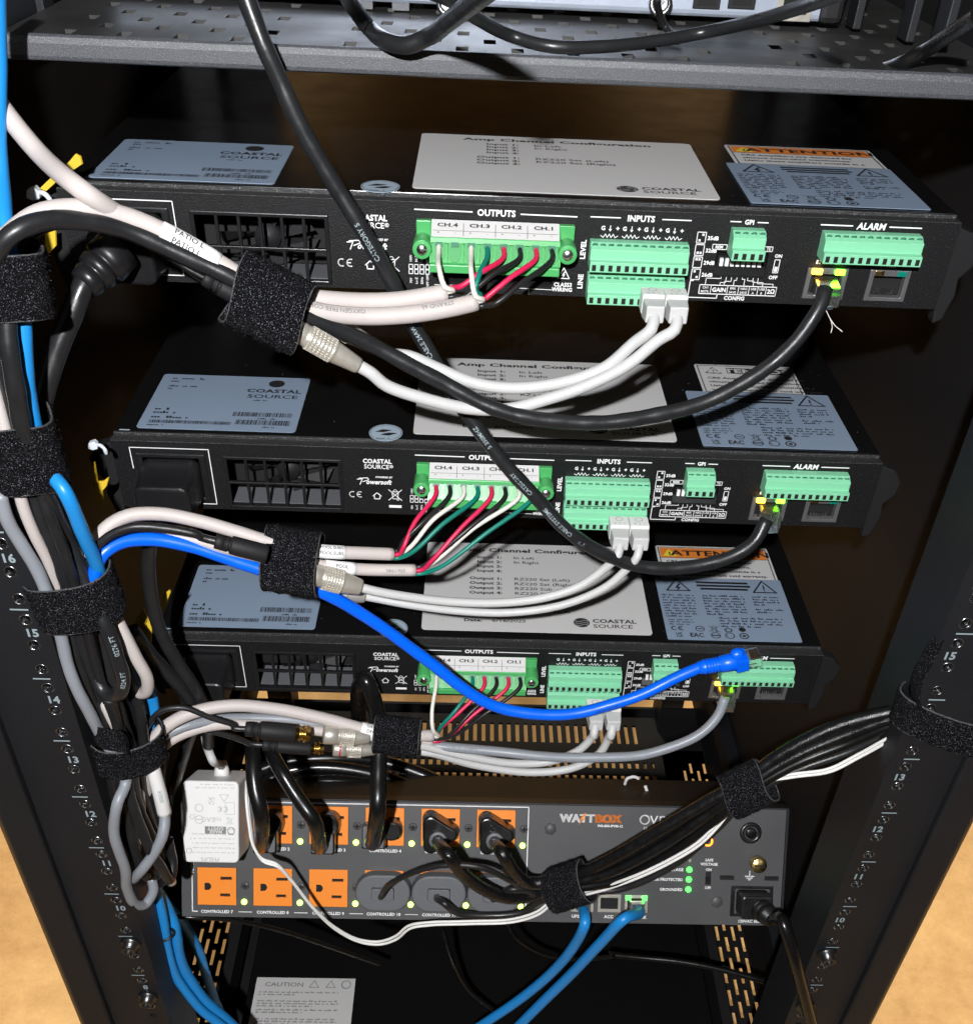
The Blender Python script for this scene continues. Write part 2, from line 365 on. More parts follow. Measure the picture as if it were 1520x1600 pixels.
for sx in (-1, 1):
    rail(sx)
    a, b = sorted((sx*262.8, sx*288))
    m = MB(); m.prism([(a, -4), (b-6 if sx > 0 else b, -4), (b, 2) if sx > 0 else (b, -4.001), (b, 60), (a, 60)] if sx > 0 else [(a+6, -4), (b, -4), (b, 60), (a, 60), (a, 2)], 'z', -345, 780)
    m.build('corner_post', 'rack', rack, RO, bevel=1.5)
    m = MB(); a, b = sorted((sx*276, sx*287)); m.box(a, b, 60.5, 640, -345, 780); m.build('side_panel', 'rackin', rack, RO)
    m = MB(); m.prism([(sx*224, 530), (sx*226, 530), (sx*226, 570), (sx*262, 570), (sx*262, 573), (sx*224, 573)], 'z', -345, 780)
    m.build('front_rail', 'rack', rack, RO)
    for z in (-255, 420, 500): m = MB(); a, b = sorted((sx*262, sx*275.5)); m.box(a, b, 60.5, 568, z, z+22); m.build('side_brace', 'rack', rack, RO)
    for zz in (-52, -115): m = MB(); m.lathe((sx*232, -.2, zz), (sx*232, -7, zz), [(0, 6.8), (.3, 6.5), (.35, 4.9), (.95, 4.6), (1, 4.2), (1, 2.6), (.6, 2.4)], 20); m.build('rail_screw', 'gunmetal', rack, RO)
for sx, xi in ((-1, 188), (1, 206)):
    m = MB(); a, b = sorted((sx*xi, sx*288)); m.box(a, b, 600, 622, -346, 780); m.build('front_door_frame', 'rackin', rack, RO)
    m = MB(); holes = [(z, z+46, y, y+34) for z in (500, 575, 650) for y in (150, 210, 270, 330)]
    plate(m, 470, 740, 110, 420, 0, 2, [tuple(map(float, h)) for h in holes], lambda a, y, c, sx=sx: (sx*(236+y), c, a)); m.build('side_bracket', 'rack', rack, RO)
# base plate with slotted strips; the floor shows through
m = MB(); holes = []
for sx in (-1, 1):
    for c in range(4):
        x = sx*(249+c*8.2)
        for k in range(15):
            y = 95+k*25+(c % 2)*12; holes.append((x-1.9, x+1.9, y, y+19))
k0 = -160
while k0 < 196:
    holes.append((k0, k0+4.6, 505, 538)); k0 += 10.4
for r_ in range(4):
    for c in range(42): holes.append((-180+c*9.5, -180+c*9.5+4.6, 400+r_*21, 400+r_*21+11))
holes = [tuple(round(v, 2) for v in h) for h in holes]
def flat(mb, x0, x1, y0, y1, hs): plate(mb, x0, x1, y0, y1, -347, -350, hs, lambda x, a, y: (x, y, a))
flat(m, -285, -225, 60, 560, [h for h in holes if h[1] < -225]); flat(m, 225, 285, 60, 560, [h for h in holes if h[0] > 225])
flat(m, -225, 225, 60, 395, []); flat(m, -225, 225, 395, 495, [h for h in holes if 395 < h[2] < 490]); flat(m, -225, 225, 495, 560, [h for h in holes if h[2] >= 500])
m.box(-287, 287, 556, 560, -346.9, -335)
m.build('base_plate', 'rackin', rack, RO)
# setting
g = MB(); g.quad((-6000, -5000, -440), (6000, -5000, -440), (6000, 6000, -440), (-6000, 6000, -440)); tag(g.build('floor', 'floor'), kind='structure')
g = MB(); g.box(-4000, 4000, 2400, 2480, -439, 2300); tag(g.build('wall', 'wall'), kind='structure')
# ------------------------------------------------------------------ shelf and the silver device on it
sh = tag(empty('rack_shelf', (0, 80, 452)), 'black perforated rack shelf with grey textured front lip', 'shelf')
SO = (0, 80, 452)
m = MB(); hs = []
for r_ in range(9):
    for c in range(17):
        if c in (4, 12): continue
        x = -186+c*23.2; y = 87+r_*17.5+ (0 if c % 2 else 0)
        if r_ % 2: x += 11.6
        hs.append((round(x-2.6, 2), round(x+2.6, 2), round(y, 2), round(y+9.5, 2)))
for i in range(9):
    ys = 87+i*17.5
    plate(m, -211, 212.5, ys-3.5 if i else 82.3, ys+14 if i < 8 else 330, 452, 450.4, [h for h in hs if abs(h[2]-ys) < .1], lambda x, a, y: (x, y, a))
m.build('shelf_deck', 'deck', sh, SO)
m = MB(); m.prism([(80, 449.5), (80.6, 451.8), (82.2, 452.6), (84, 452.3), (84, 450), (82.2, 449), (82.2, 445), (86, 444.2), (90, 444.6), (90, 443), (83, 442.6), (80.6, 443.4), (80, 445)], 'x', -210, 213)
m.build('shelf_lip', 'shelf', sh, SO, bevel=.35)
for sx in (-1, 1):
    m = MB(); a, b = sorted((sx*214, sx*216)); m.prism([(84, 442), (84, 453), (140, 470), (330, 470), (330, 442)], 'x', a, b); m.build('shelf_side', 'rack', sh, SO)
DZ = 455.5
cl = PZ(300, -6, DZ); cr = PZ(1302, 34, DZ); DY = (cl.y+cr.y)/2+1
dev = tag(empty('silver_device', (0, DY, DZ)), 'silver grey box of network gear on the perforated shelf, ports facing out', 'network device'); DO = (0, DY, DZ)
xr = cr.x
m = MB(); m.box(-190, xr, DY, DY+150, DZ, DZ+42); m.build('case', 'silver', dev, DO, bevel=3.0, seg=3)
m = MB(); m.box(xr-9, xr+2.5, DY-2, DY+20, DZ-.5, DZ+43); m.build('end_cap', 'rackin', dev, DO, bevel=3)
def devport(px, py, w, h, name, mats):
    p = P(px, py, DY-1); q = MB(); q.box(p.x-w/2, p.x+w/2, DY-1.2, DY-.2, p.z-h/2, p.z+h/2); o = q.build(name, mats[0], dev, DO, bevel=.3)
    q = MB(); q.box(p.x-w*.34, p.x+w*.34, DY-1.6, DY-1.3, p.z-h*.3, p.z+h*.36); q.build('port_opening', mats[1], o, DO); return p
devport(1243, 4, 17, 15, 'network_port', ('nickel', 'void'))
for px in (1105, 1160): devport(px, -2, 13, 8, 'usb_port', ('rackin', 'void'))
for px in (1030, 700): p = P(px, 2, DY-1); q = MB(); q.lathe((p.x, DY-.2, p.z), (p.x, DY-7, p.z), [(0, 5.6), (1, 5.4), (1, 3.2), (.4, 3)], 18); q.build('antenna_socket', 'steel', dev, DO)
for px, py in ((560, 18), (620, 20)): p = PZ(px, py, DZ); q = MB(); q.box(p.x-4, p.x+4, DY+1, DY+8, 452.7, DZ+.4); q.build('foot', 'pill', dev, DO)
for px, py, Y in ((1338,46,170), (1421,66,140), (1478,66,110), (97,16,190), (66,30,140)):
    a = P(px, py, Y); m = MB(); m.box(a.x-2, a.x+2, Y, Y+14, a.z, 775); m.build('upright_bar', 'rack', rack, RO, bevel=.6)
# ------------------------------------------------------------------ amplifier
RAIL_Y = 90.1
def z_(v): return -v
def build_amp():
    root = empty('amplifier', (0, RAIL_Y, 394.77))
    m = MB(); m.box(-203.5, 207, 27, 500, -43.6, -4.2); m.box(-203.5, 207, 3.65, 26.9, -43.6, -42.6); m.box(-203.5, -202.5, 3.65, 26.9, -42.5, -4.2); m.box(206, 207, 3.65, 26.9, -42.5, -4.2); m.build('chassis', 'lid', root)
    m = MB(); m.box(-204, 207.6, 7, 503, -4.1, -1.4); m.build('lid', 'lid', root, bevel=.5)
    m = MB(); m.box(-204, 207.4, 6.2, 7.6, -4.2, -1.9); m.build('lid_edge', 'ridge', root, bevel=.3)
    m = MB()
    hs = [(-190, -158, 11, 37), (-145.4, -84.7, 11.8, 41), (97, 121.5, 20, 31), (-34, 21, 31, 38.5), (141.5, 161, 25.8, 40.4), (171.5, 191, 25.8, 40.4)]
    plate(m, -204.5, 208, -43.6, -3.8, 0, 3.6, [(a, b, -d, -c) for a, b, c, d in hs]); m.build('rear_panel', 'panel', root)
    m = MB(); m.box(-204.5, 208, 0.02, 6, -3.78, -3.3); m.build('panel_flange', 'ridge', root, bevel=.25)
    # recess backs
    for a, b, c, d in hs: yb = 26 if d-c > 25 else 5; m = MB(); m.box(a-3, b+3, yb, yb+.4, -d-.5, -c+.6); m.build('recess_liner', 'void', root)
    m = MB(); m.box(-145, -85, 3.7, 22, -42, -40.6); m.build('fan_tray', 'pill', root); m = MB(); m.lathe((-115, 14, -26.4), (-115, 24, -26.4), [(0, 6), (1, 6.5)], 24)
    for k in range(7): a_ = 2*math.pi*k/7; m.add([(-115+6*math.cos(a_), 15, -26.4+6*math.sin(a_)), (-115+24*math.cos(a_+.3), 15, -26.4+13.5*math.sin(a_+.3)), (-115+24*math.cos(a_+.8), 21, -26.4+13.5*math.sin(a_+.8)), (-115+6*math.cos(a_+.6), 21, -26.4+6*math.sin(a_+.6))], [(0, 1, 2, 3)])
    m.build('fan', 'blackm', root)
    a = MB(); a.box(-.75, .75, -.5, 1.6, -14.6, 14.6); f = None
    for i, x in enumerate((-134.8, -124.7, -114.9, -105, -95)):
        if f is None: f = o = a.build('vent_bar', 'black', root, bevel=.3)
        else: o = copy_part(f, root)
        o.location = Vector((x, 0, -26.4))*S
    m = MB(); m.box(-145.4, -84.7, -.7, 1.4, -27.2, -25.8); m.build('vent_crossbar', 'black', root, bevel=.3)
    m = MB(); hh = [(-143.4, -86.7, -39.4, -13.4)]; plate(m, -146.6, -83.5, -42, -10.6, -.9, .01, [(-144.6, -85.5, -40.4, -12.4)]); m.build('vent_frame', 'black', root, bevel=.4)
    # power inlet
    m = MB(); plate(m, -192.4, -155.8, -38.2, -9.6, -1.6, .02, [(-189, -159.2, -35.6, -12.4)]); m.build('power_inlet', 'black', root, bevel=.8)
    # output connector
    oc = MB()
    for x0, x1 in ((-43.3, -36.7), (22.3, 29.4)):
        oc.box(x0, x1, -3, -.05, -26, -10.5)
    oc.prism([(-.05, -10.6), (-9, -15.9), (-9.6, -18.1), (-8.2, -18.2), (-13.2, -25.6), (-14.8, -26), (-14.8, -29.6), (-.05, -30.5)], 'x', -36.8, 22.8)
    ocp = oc.build('output_connector', 'outg', root, bevel=.35)
    for x in (-40.3, 26.1):
        q = MB(); q.cyl((x, -.05, -20), (x, -13.5, -20), 4.3, 4.3, 22); lg = q.build('mounting_lug', 'outg', ocp, bevel=.3)
        q = MB(); q.cyl((x, -13.4, -20), (x, -14.1, -20), 2.6, 2.3, 16); q.build('lug_screw', 'steel', ocp)
    def cellpt(t, off=0): return (-8.2-5.0*t-off*.83, -18.2-7.4*t+off*.55)   # along the sloped cell face
    rib = MB(); p0, p1 = cellpt(0, 0), cellpt(1, 0); rib.prism([p0, (p0[0]-1.6, p0[1]), (p1[0]-1.5, p1[1]+.4), p1], 'x', -.45, .45); f = None
    for i in range(9):
        if f is None: f = o = rib.build('cell_rib', 'outg', ocp)
        else: o = copy_part(f, ocp)
        o.location = Vector((-36.4+i*7.37, 0, 0))*S
    cellm = MB(); ca = cellpt(.55, .15)
    for i in range(1):
        pts = []
        for k in range(11):
            a_ = math.pi+math.pi*k/10; xx = 2.9*math.cos(a_); t_ = .55-.42*math.sin(a_); pts.append((xx, t_))
        pts = [(-2.9, .05)]+pts+[(2.9, .05)]
        lo = [(x, *cellpt(t, .0)) for x, t in pts]; hi = [(x, *cellpt(t, .7)) for x, t in pts]
        n = len(pts); cellm.add(lo+hi, [tuple(range(n, 2*n))]+[(i, (i+1) % n, (i+1) % n+n, i+n) for i in range(n)])
    wh = MB(); c0 = cellpt(.1, .8); wh.prism([(c0[0], c0[1]+1.0), (c0[0]-.15, c0[1]+1.0), (c0[0]-1.35, c0[1]-.7), (c0[0]-1.2, c0[1]-.7)], 'x', -1.7, 1.7)
    f = f2 = None
    for i in range(8):
        x = -32.7+i*7.37
        if f is None: f = o = cellm.build('terminal_clamp', 'outd', ocp); f2 = o2 = wh.build('wire_opening', 'termd', ocp)
        else: o = copy_part(f, ocp); o2 = copy_part(f2, ocp)
        o.location = o2.location = Vector((x, 0, 0))*S
    # printed strip on the sloped top
    e1 = Vector((0, -9, -5.3)).normalized(); nn = Vector((0, -5.3, 9)).normalized()
    st = MB(); A_, B_ = Vector((0, -.4, -10.75)), Vector((0, -8.7, -15.65))
    st.add([(x, *(p+nn*k)[1:]) for x in (-36.3, 22.2) for p in (A_, B_) for k in (.05, .35)], [(0,1,3,2),(4,6,7,5),(0,4,5,1),(2,3,7,6),(0,2,6,4),(1,5,7,3)])
    stp = st.build('channel_strip', 'paper', ocp)
    pr = Print(lambda a, d: (a, *(A_+e1*d+nn*.5)[1:]))
    for i, n in enumerate(('CH.4', 'CH.3', 'CH.2', 'CH.1')):
        xc = -36.3+14.62*(i+.5); pr.t(n, xc, 3.0, 2.0, bold=True, sx=1.5)
        pr.t('+', xc-4.2, 7.3, 1.4); pr.t('-', xc+3.6, 7.3, 1.4)
        if i: pr.line([(xc-7.3, 2), (xc-7.3, 9)], .25)
    pr.line([(-35.5, 6.3), (21.5, 6.3)], .2)
    pr.build('strip_print', 'pblack', stp)
    # pluggable mint terminals
    well = MB(); well.cyl((0, 0, 0), (0, .35, .6), 1.35, 1.1, 12)
    scr = MB(); scr.cyl((0, .1, .25), (0, .0, .05), 1.0, 1.0, 10)
    opn = MB(); opn.box(-.95, .95, -.12, .5, -1.5, 1.2)
    proto = {}
    def terminal(x0, v0, n, name, h=11.6):
        w = n*3.81
        b = MB(); b.prism([(0, -v0), (-4.6, -v0), (-8.8, -v0-2.2), (-8.8, -v0-6.6), (-11.5, -v0-7.0), (-11.5, -v0-h), (0, -v0-h)], 'x', x0, x0+w)
        t_ = b.build(name, 'term', root, bevel=.25)
        nb = MB()
        for i in range(1, n): nb.box(x0+i*3.81-.22, x0+i*3.81+.22, -6.7, -4.2, -v0-1.0, -v0+.05)
        for i in range(n):
            xc = x0+3.81*(i+.5)
            if 'w' not in proto: proto['w'] = o1 = well.build('screw_well', 'termd', t_); proto['o'] = o2 = opn.build('wire_opening', 'void', t_)
            else: o1 = copy_part(proto['w'], t_); o2 = copy_part(proto['o'], t_)
            o1.location = Vector((xc, -6.7, -v0-1.02))*S; o2.location = Vector((xc, -11.5, -v0-9.4))*S
        return t_
    terminal(36.9, 16.4, 12, 'input_terminal'); terminal(37.1, 31.4, 12, 'input_terminal')
    terminal(101.6, 8.9, 4, 'gpi_terminal'); terminal(144, 8.7, 12, 'alarm_terminal')
    # dip switches
    d = MB(); d.prism([(3.5, -26.5), (3.4, -31), (-.6, -31.6), (-.6, -30.6), (2.6, -27)], 'x', 97, 121.5); d.box(98, 120.4, 1.6, 3.5, -27, -22.2)
    dp = d.build('dip_switch', 'black', root)
    sl = MB(); sl.box(-.8, .8, 0, 1.4, -1.7, 1.7); f = None
    for i in range(8):
        if f is None: f = o = sl.build('dip_slider', 'pwhite', dp)
        else: o = copy_part(f, dp)
        o.location = Vector((100+i*2.6, .2, -25.2))*S
    for x in (-33.5, -15, 4):
        d = MB(); d.prism([(3.5, -36.5), (3.4, -38.5), (-.5, -39.4), (-.5, -38.6), (2.6, -36.9)], 'x', x, x+16); o_ = d.build('dip_switch', 'black', root)
        for i in range(4): c_ = copy_part(f, o_); c_.location = Vector((x+3.8+i*2.7, 1.8, -33.4))*S
    # network ports
    for x0, nm in ((141.5, 'ethernet_port'), (171.5, 'audio_port')):
        q = MB(); plate(q, x0, x0+19.5, -40.4, -25.8, -.7, 3.5, [(x0+2.2, x0+17.3, -38.6, -28.6)]); pp = q.build(nm, 'portsteel', root, bevel=.25)
        q = MB()
        for i in range(8): q.box(x0+5+i*1.22, x0+5.35+i*1.22, 2.4, 3.3, -37.8, -35.4)
        q.build('contact_pins', 'steel', pp)
        lit = nm[0] == 'e'
        for k, (x, mt) in enumerate(((x0+2.5, 'ledy' if lit else 'brass'), (x0+13.4, 'ledg' if lit else 'green'))):
            q = MB(); q.box(x-.4, x+4.2, -2.0 if lit else -.9, .4, -28.6, -26.0); q.build('indicator_light', mt, pp, bevel=.3)
    # rear brackets
    for sx in (-1, 1):
        q = MB(); x = 208.2 if sx > 0 else -204.7
        q.prism([(x, -6), (x+sx*9, -9), (x+sx*14, -16), (x+sx*13, -24), (x+sx*8, -30), (x+sx*9, -38), (x+sx*6, -50), (x+sx*2, -52), (x, -40)], 'y', 3, 11); q.build('rear_bracket', 'blackm', root, bevel=.8)
    # printing
    pr = Print(lambda a, d: (a, -.12, -d))
    pr.line([(-44, 6.6), (-18, 6.8)], .55); pr.line([(4.5, 7), (30, 7.2)], .55); pr.t('OUTPUTS', -6.8, 6.9, 2.7, bold=True)
    pr.line([(36.5, 6.9), (50, 6.9)], .5); pr.line([(69.5, 6.9), (82.6, 6.9)], .5); pr.t('INPUTS', 59.6, 6.9, 2.6, bold=True)
    pr.line([(101, 6.6), (105.6, 6.6)], .5); pr.line([(113.6, 6.6), (118.2, 6.6)], .5); pr.t('GPI', 109.6, 6.6, 2.0, bold=True)
    pr.line([(143, 6.5), (157.5, 6.5)], .55); pr.line([(175, 6.4), (189.7, 6.4)], .55); pr.t('ALARM', 166.3, 6.4, 2.8, bold=True, shear=.12)
    for i in range(4):
        x = 42.6+i*9.95; pr.t('G', x, 11.6, 1.8, bold=True); pr.line([(x+3.3, 10.6), (x+3.3, 12.4)], .35); pr.poly([(x+2.5, 12), (x+4.1, 12), (x+3.3, 13.1)]); pr.t('+', x+6.7, 11.6, 2.0, bold=True)
        zz = [(x-.8, 15)]+[(x+.4+k*.9, 15+(-.8 if k % 2 else .8)) for k in range(7)]+[(x+7, 15)]; pr.line(zz, .3)
    pr.t('LEVEL', 34.2, 21.6, 2.3, rot=math.pi/2, bold=True); pr.t('LINE', 34.2, 36.4, 2.3, rot=math.pi/2, bold=True)
    for i, tx in enumerate(('35dB', '32dB', '29dB', '26dB')):
        v = 11.8+i*5.6; pr.rect(86.6, v, 90.6, v+4.9, .35); pr.t(tx, 91.5, v+2.5, 1.7, 'l', bold=True)
        for k, (qx, qv) in enumerate([((87.4, 3.2), (88.8, .6)), ((87.4, 3.2), (88.8, 3.2)), ((87.4, .6), (88.8, .6)), ((87.4, .6), (88.8, 3.2))][i]): pr.fill(qx, v+qv, qx+1, v+qv+1)
    pr.line([(88, 34), (86.6, 34), (86.6, 42), (100.5, 42), (100.5, 40)], .4)
    pr.rect(94.5, 17, 101.2, 19.2, .3); pr.t('REM', 97.6, 18.1, 1.3, bold=True); pr.rect(118.5, 17.2, 122.8, 19.3, .3); pr.t('TE', 120.9, 18.2, 1.3)
    pr.t('ON', 126.2, 21.2, 1.5, bold=True); pr.rect(125, 23, 127.4, 29, .35); pr.fill(125.5, 26.2, 126.9, 28.5); pr.t('OFF', 125.7, 31.2, 1.6, bold=True)
    cells = [91.5, 97, 105, 110.3, 115.4, 119.6, 123.6, 128.5]
    pr.rect(91.5, 35.8, 128.5, 40, .4)
    for a, b, tx in zip(cells, cells[1:], ('CH1|MSTR', 'GAIN', 'BRK|SAVE', 'NRG|SAVE', 'USB|A', 'USB|B', '2Ω')):
        pr.line([(b, 35.8), (b, 40)], .3); q = tx.split('|')
        if len(q) == 1: pr.t(tx, (a+b)/2, 37.9, 2.0 if tx != 'GAIN' else 1.9, bold=True)
        else: pr.t(q[0], (a+b)/2, 37, 1.1); pr.t(q[1], (a+b)/2, 38.9, 1.1)
    for i, (a, c) in enumerate(((101, 94), (103.5, 101), (106, 103), (108.6, 107.5), (111.2, 112.5), (113.8, 117), (116.4, 121.5), (118.8, 126.5))): pr.line([(a, 31.9), (a, 32.6+(abs(4-i) % 4)*.6), (c, 32.6+(abs(4-i) % 4)*.6), (c, 35.6)], .3)
    pr.t('CONFIG', 109, 41.7, 1.8, bold=True); pr.t('ETHERNET', 150.5, 23.2, 1.7, bold=True, shear=.12); pr.t('AoIP', 181, 23.6, 1.7, bold=True, shear=.12)
    pr.t('COASTAL', -64.4, 11.0, 2.5, bold=True, sx=.95); pr.t('SOURCE', -64.9, 14.3, 2.5, sx=1.0); pr.t('®', -56.9, 14.0, 1.8)
    pr.t('POWERED BY', -61.2, 20.6, 1.0, bold=True, shear=.3); pr.t('owersoft', -71, 23.6, 2.7, 'l', bold=True, shear=.3, sx=.92); pr.line([(-74.2, 25.3), (-72.8, 21.9), (-75.5, 22.2)], .45); pr.line([(-74.5, 21.6), (-70, 21.2), (-69.4, 22.4), (-72.5, 23.6)], .45)
    pr.ce(-76.5, 31.6, 3.3, .5); pr.house(-65.2, 32.3, 3.6, .5); pr.bin(-55.3, 31.5, 4.2); pr.fill(-58.8, 37.8, -52, 39.4)
    for i, (a, b) in enumerate((('100V', '70V'), ('Hi-Z', 'Lo-Z'), ('70Hz', '35Hz'), ('HPF ON', 'HPF OFF'))):
        x = -46.2+i*2.6; pr.t(a, x, 28.6, 1.1, rot=math.pi/2); pr.t(b, x, 38.8, 1.1, rot=math.pi/2); pr.rect(x-.85, 31.3, x+.85, 33.3, .35); pr.rect(x-.85, 33.6, x+.85, 35.6, .35)
    pr.t('CLASS3', 26, 38.2, 1.8, bold=True); pr.t('WIRING', 25.8, 40.5, 1.8, bold=True); pr.tri(26, 33.4, 3.0, .4); pr.bolt(26, 33.6, 2.8)
    pr.line([(10, 41), (10, 43.2)], .4); pr.line([(-35, 40.3), (-20, 40.3)], .25); pr.line([(4, 40.6), (22, 40.9)], .25)
    pr.line([(-195, 19.5), (-195, 7.2), (-153.6, 7.2), (-153.4, 40.4), (-163, 40.4)], .45); pr.line([(-195, 36), (-195, 40.4), (-191, 40.4)], .45)
    pr.build('panel_print', 'pwhite', root)
    m = MB(); m.box(-201, -195.5, 7.6, 8.3, -1.45, -1.1); m.build('edge_chip', 'pale', root)
    # info label, seal and safety label on the lid
    LZ = -1.4
    def sheet(name, mt, x0, y0, w, h, r=2.2, parent=root, z=LZ, t_=.25):
        b = MB(); pts = []
        for cx_, cyy, a0 in ((x0+w-r, y0+h-r, 0), (x0+r, y0+h-r, 90), (x0+r, y0+r, 180), (x0+w-r, y0+r, 270)):
            for k in range(5): a_ = math.radians(a0+22.5*k); pts.append((cx_+r*math.cos(a_), cyy+r*math.sin(a_)))
        b.prism(pts, 'z', z+.02, z+t_); return b.build(name, mt, parent)
    build_amp.sheet = sheet
    root_info = sheet('info_label', 'film', -193.1, 10.5, 84.4, 66.6)
    pr = Print(lambda a, d: (-193.1+a, 77.1-d, LZ+.32))
    pr.words(6, 4, 38, 1, 3, 2.4); pr.words(6, 7.6, 12, 1, 3, 2.4); pr.words(6, 14, 28, 1, 3, 2.2); pr.words(6, 17.4, 10, 1, 3, 2.2); pr.disc(66, 8.5, 4.6, 20, 4.6); pr.t('COASTAL', 66, 18, 4.2, bold=True, sx=1.12); pr.t('SOURCE', 66, 25, 4.2, sx=1.25); pr.words(56, 29.5, 22, 1, 2, 1.4)
    pr.words(5, 42.5, 19, 1, 3.1, 2.7); pr.words(5, 46.5, 16, 1, 3.1, 2.7); pr.words(5, 52, 28, 1, 3, 2.7); pr.barcode(5, 57, 49, 60.5); pr.words(5, 61.7, 22, 1, 3, 1.7)
    pr.barcode(48, 45, 80.5, 50); pr.words(62, 51.3, 18, 1, 2, 1.6); pr.barcode(51, 54, 80.5, 59.5); pr.words(66, 61, 14, 1, 2, 1.6)
    pr.build('label_print', 'pblack', root_info)
    sd = MB(); n = 28; sd.prism([(-60.5+9*math.cos(2*math.pi*k/n), 13.6+9.5*math.sin(2*math.pi*k/n)) for k in range(n)], 'z', LZ+.02, LZ+.25); sdo = sd.build('warranty_seal', 'seal', root)
    pr = Print(lambda a, d: (-60.5+a, 13.6-d, LZ+.32)); pr.poly([(-6, -.5), (-2, -3.6), (3, -3), (.5, -1.2), (-1.5, -.2)]); pr.poly([(6, .2), (2, 3.4), (-3, 2.8), (-.8, 1.0), (1.5, 0)]); pr.words(-4.6, 5.6, 9.6, 1, 2, 1.5); pr.ring(0, 0, 8.4, .3, 24)
    pr.build('seal_print', 'pblack', sdo)
    sf = sheet('safety_label', 'film', 111, 9.5, 85, 67.5, 1.2, z=LZ+.3)
    pr = Print(lambda a, d: (111+a, 77-d, LZ+.62))
    pr.tri(14, 10, 8, 1.1); pr.bolt(14, 11.5, 8); pr.tri(72, 10, 8, 1.1); pr.fill(71.5, 7, 72.6, 11.5); pr.fill(71.5, 12.5, 72.6, 13.6)
    for v, a, b in ((4, 27, 62), (7.6, 27, 63), (11.2, 29, 61)): pr.fill(a, v, b, v+2.2)
    for x, w, v, nl in ((2, 24, 19, 9), (29, 30, 19, 8), (62, 20, 19, 4), (62, 21, 33, 2)): pr.words(x, v, w, nl, 2.9, 1.9)
    pr.words(36, 43, 46, 4, 2.9, 1.9); pr.words(3, 46, 18, 3, 2.4, 1.6)
    pr.ce(8, 56, 3.6, .8); pr.ring(22, 56, 2.6, .6); pr.fill(20.5, 55.6, 23.5, 56.4); pr.bin(31, 56, 4); pr.house(40, 56.6, 4, .7); pr.disc(49, 56, 2.4, 8)
    pr.t('UK', 8, 61.4, 2.1, bold=True); pr.t('CA', 8, 64, 2.1, bold=True); pr.t('EAC', 19, 62.5, 4, bold=True, sx=.8); pr.ring(31, 62.5, 2.8, .6); pr.fill(28.5, 62, 33.5, 63.1); pr.ring(40, 62.5, 2.8, .6); pr.words(38, 61.5, 4, 1, 2, 1.5); pr.ring(49, 62.5, 2.6, .8); pr.disc(49, 62.5, 1.2, 8)
    pr.build('label_print', 'pblack', sf)
    return root
amp1 = build_amp()
amp2 = copy_tree(amp1); amp3 = copy_tree(amp1)
amp2.location = Vector((-1.34, RAIL_Y, 270.27))*S; amp3.location = Vector((-.97, RAIL_Y, 136.67))*S
tag(amp1, 'topmost black rack amplifier, right below the shelf lip', 'amplifier', 'black rack amplifiers with green terminals')
tag(amp2, 'middle black rack amplifier with a black and white attention sticker', 'amplifier', 'black rack amplifiers with green terminals')
tag(amp3, 'lowest black rack amplifier, directly above the grey power unit with orange sockets', 'amplifier', 'black rack amplifiers with green terminals')
def config_sheet(root, rows, x0=-45.9, y0=13.4, w=143.6, h=99.1, date='', small=True):
    LZ = -1.4; b = MB()
    o = build_amp.sheet('configuration_sheet', 'paper', x0, y0, w, h, 2.5, root)
    pr = Print(lambda a, d: (x0+a, y0+h-d, LZ+.32))
    pr.t('Amp Channel Configuration', w*.5, 8.2, 4.3, bold=True, sx=1.36)
    for k, (a, b_) in enumerate(rows):
        d = 17+k*5.4+(3.4 if k > 3 else 0); pr.t(a, 51, d, 3.0, 'r', bold=True, sx=1.22)
        if b_: pr.t(b_, 59, d, 3.0, 'l', sx=1.3)
    if date: pr.words(30, 76, 95, 1, 3, 2.2); pr.t('Date:', 38, 88, 3.0, 'r', bold=True, sx=1.2); pr.t(date, 44, 88, 3.0, 'l', sx=1.25)
    if small: pr.t('Internet Name:', 51, 68, 3.0, 'r', bold=True, sx=1.1); pr.t('Mac Address:', 51, 73, 3.0, 'r', bold=True, sx=1.1); pr.words(54, 71.5, 30, 1, 3, 2.6)
    pr.disc(101, 88, 5.2, 20, 4.8)
    pr.t('COASTAL', 108, 85.8, 3.6, 'l', bold=True, sx=1.2); pr.t('SOURCE', 108, 91.2, 3.6, 'l', sx=1.3)
    pr.build('sheet_print', 'pblack', o)
    pq = Print(lambda a, d: (x0+a, y0+h-d, LZ+.4))
    for s_ in (-1.6, .6, 2.6): pq.line([(97+k, 88+s_+.9*math.sin(k*.8)) for k in range(0, 9)], .5)
    pq.build('emblem_waves', 'paper', o)
R4 = [('Input 1:', 'In Left'), ('Input 2:', 'In Right'), ('Input 3:', ''), ('Input 4:', '')]
config_sheet(amp1, R4+[('Output 1:', 'RZ220 Sat (Left)'), ('Output 2:', 'RZ220 Sat (Right)'), ('Output 3:', '')], small=False)
config_sheet(amp2, R4+[('Output 1:', 'RZ220 Sat (Left)'), ('Output 2:', 'RZ220 Sat (Right)'), ('Output 3:', ''), ('Output 4:', '')], date='6/19/2025')
config_sheet(amp3, R4+[('Output 1:', 'RZ220 Sat (Left)'), ('Output 2:', 'RZ220 Sat (Right)'), ('Output 3:', 'RZ220 Sub'), ('Output 4:', 'RZ220 Sub')], x0=-43, w=145, date='6/16/2025', small=False)
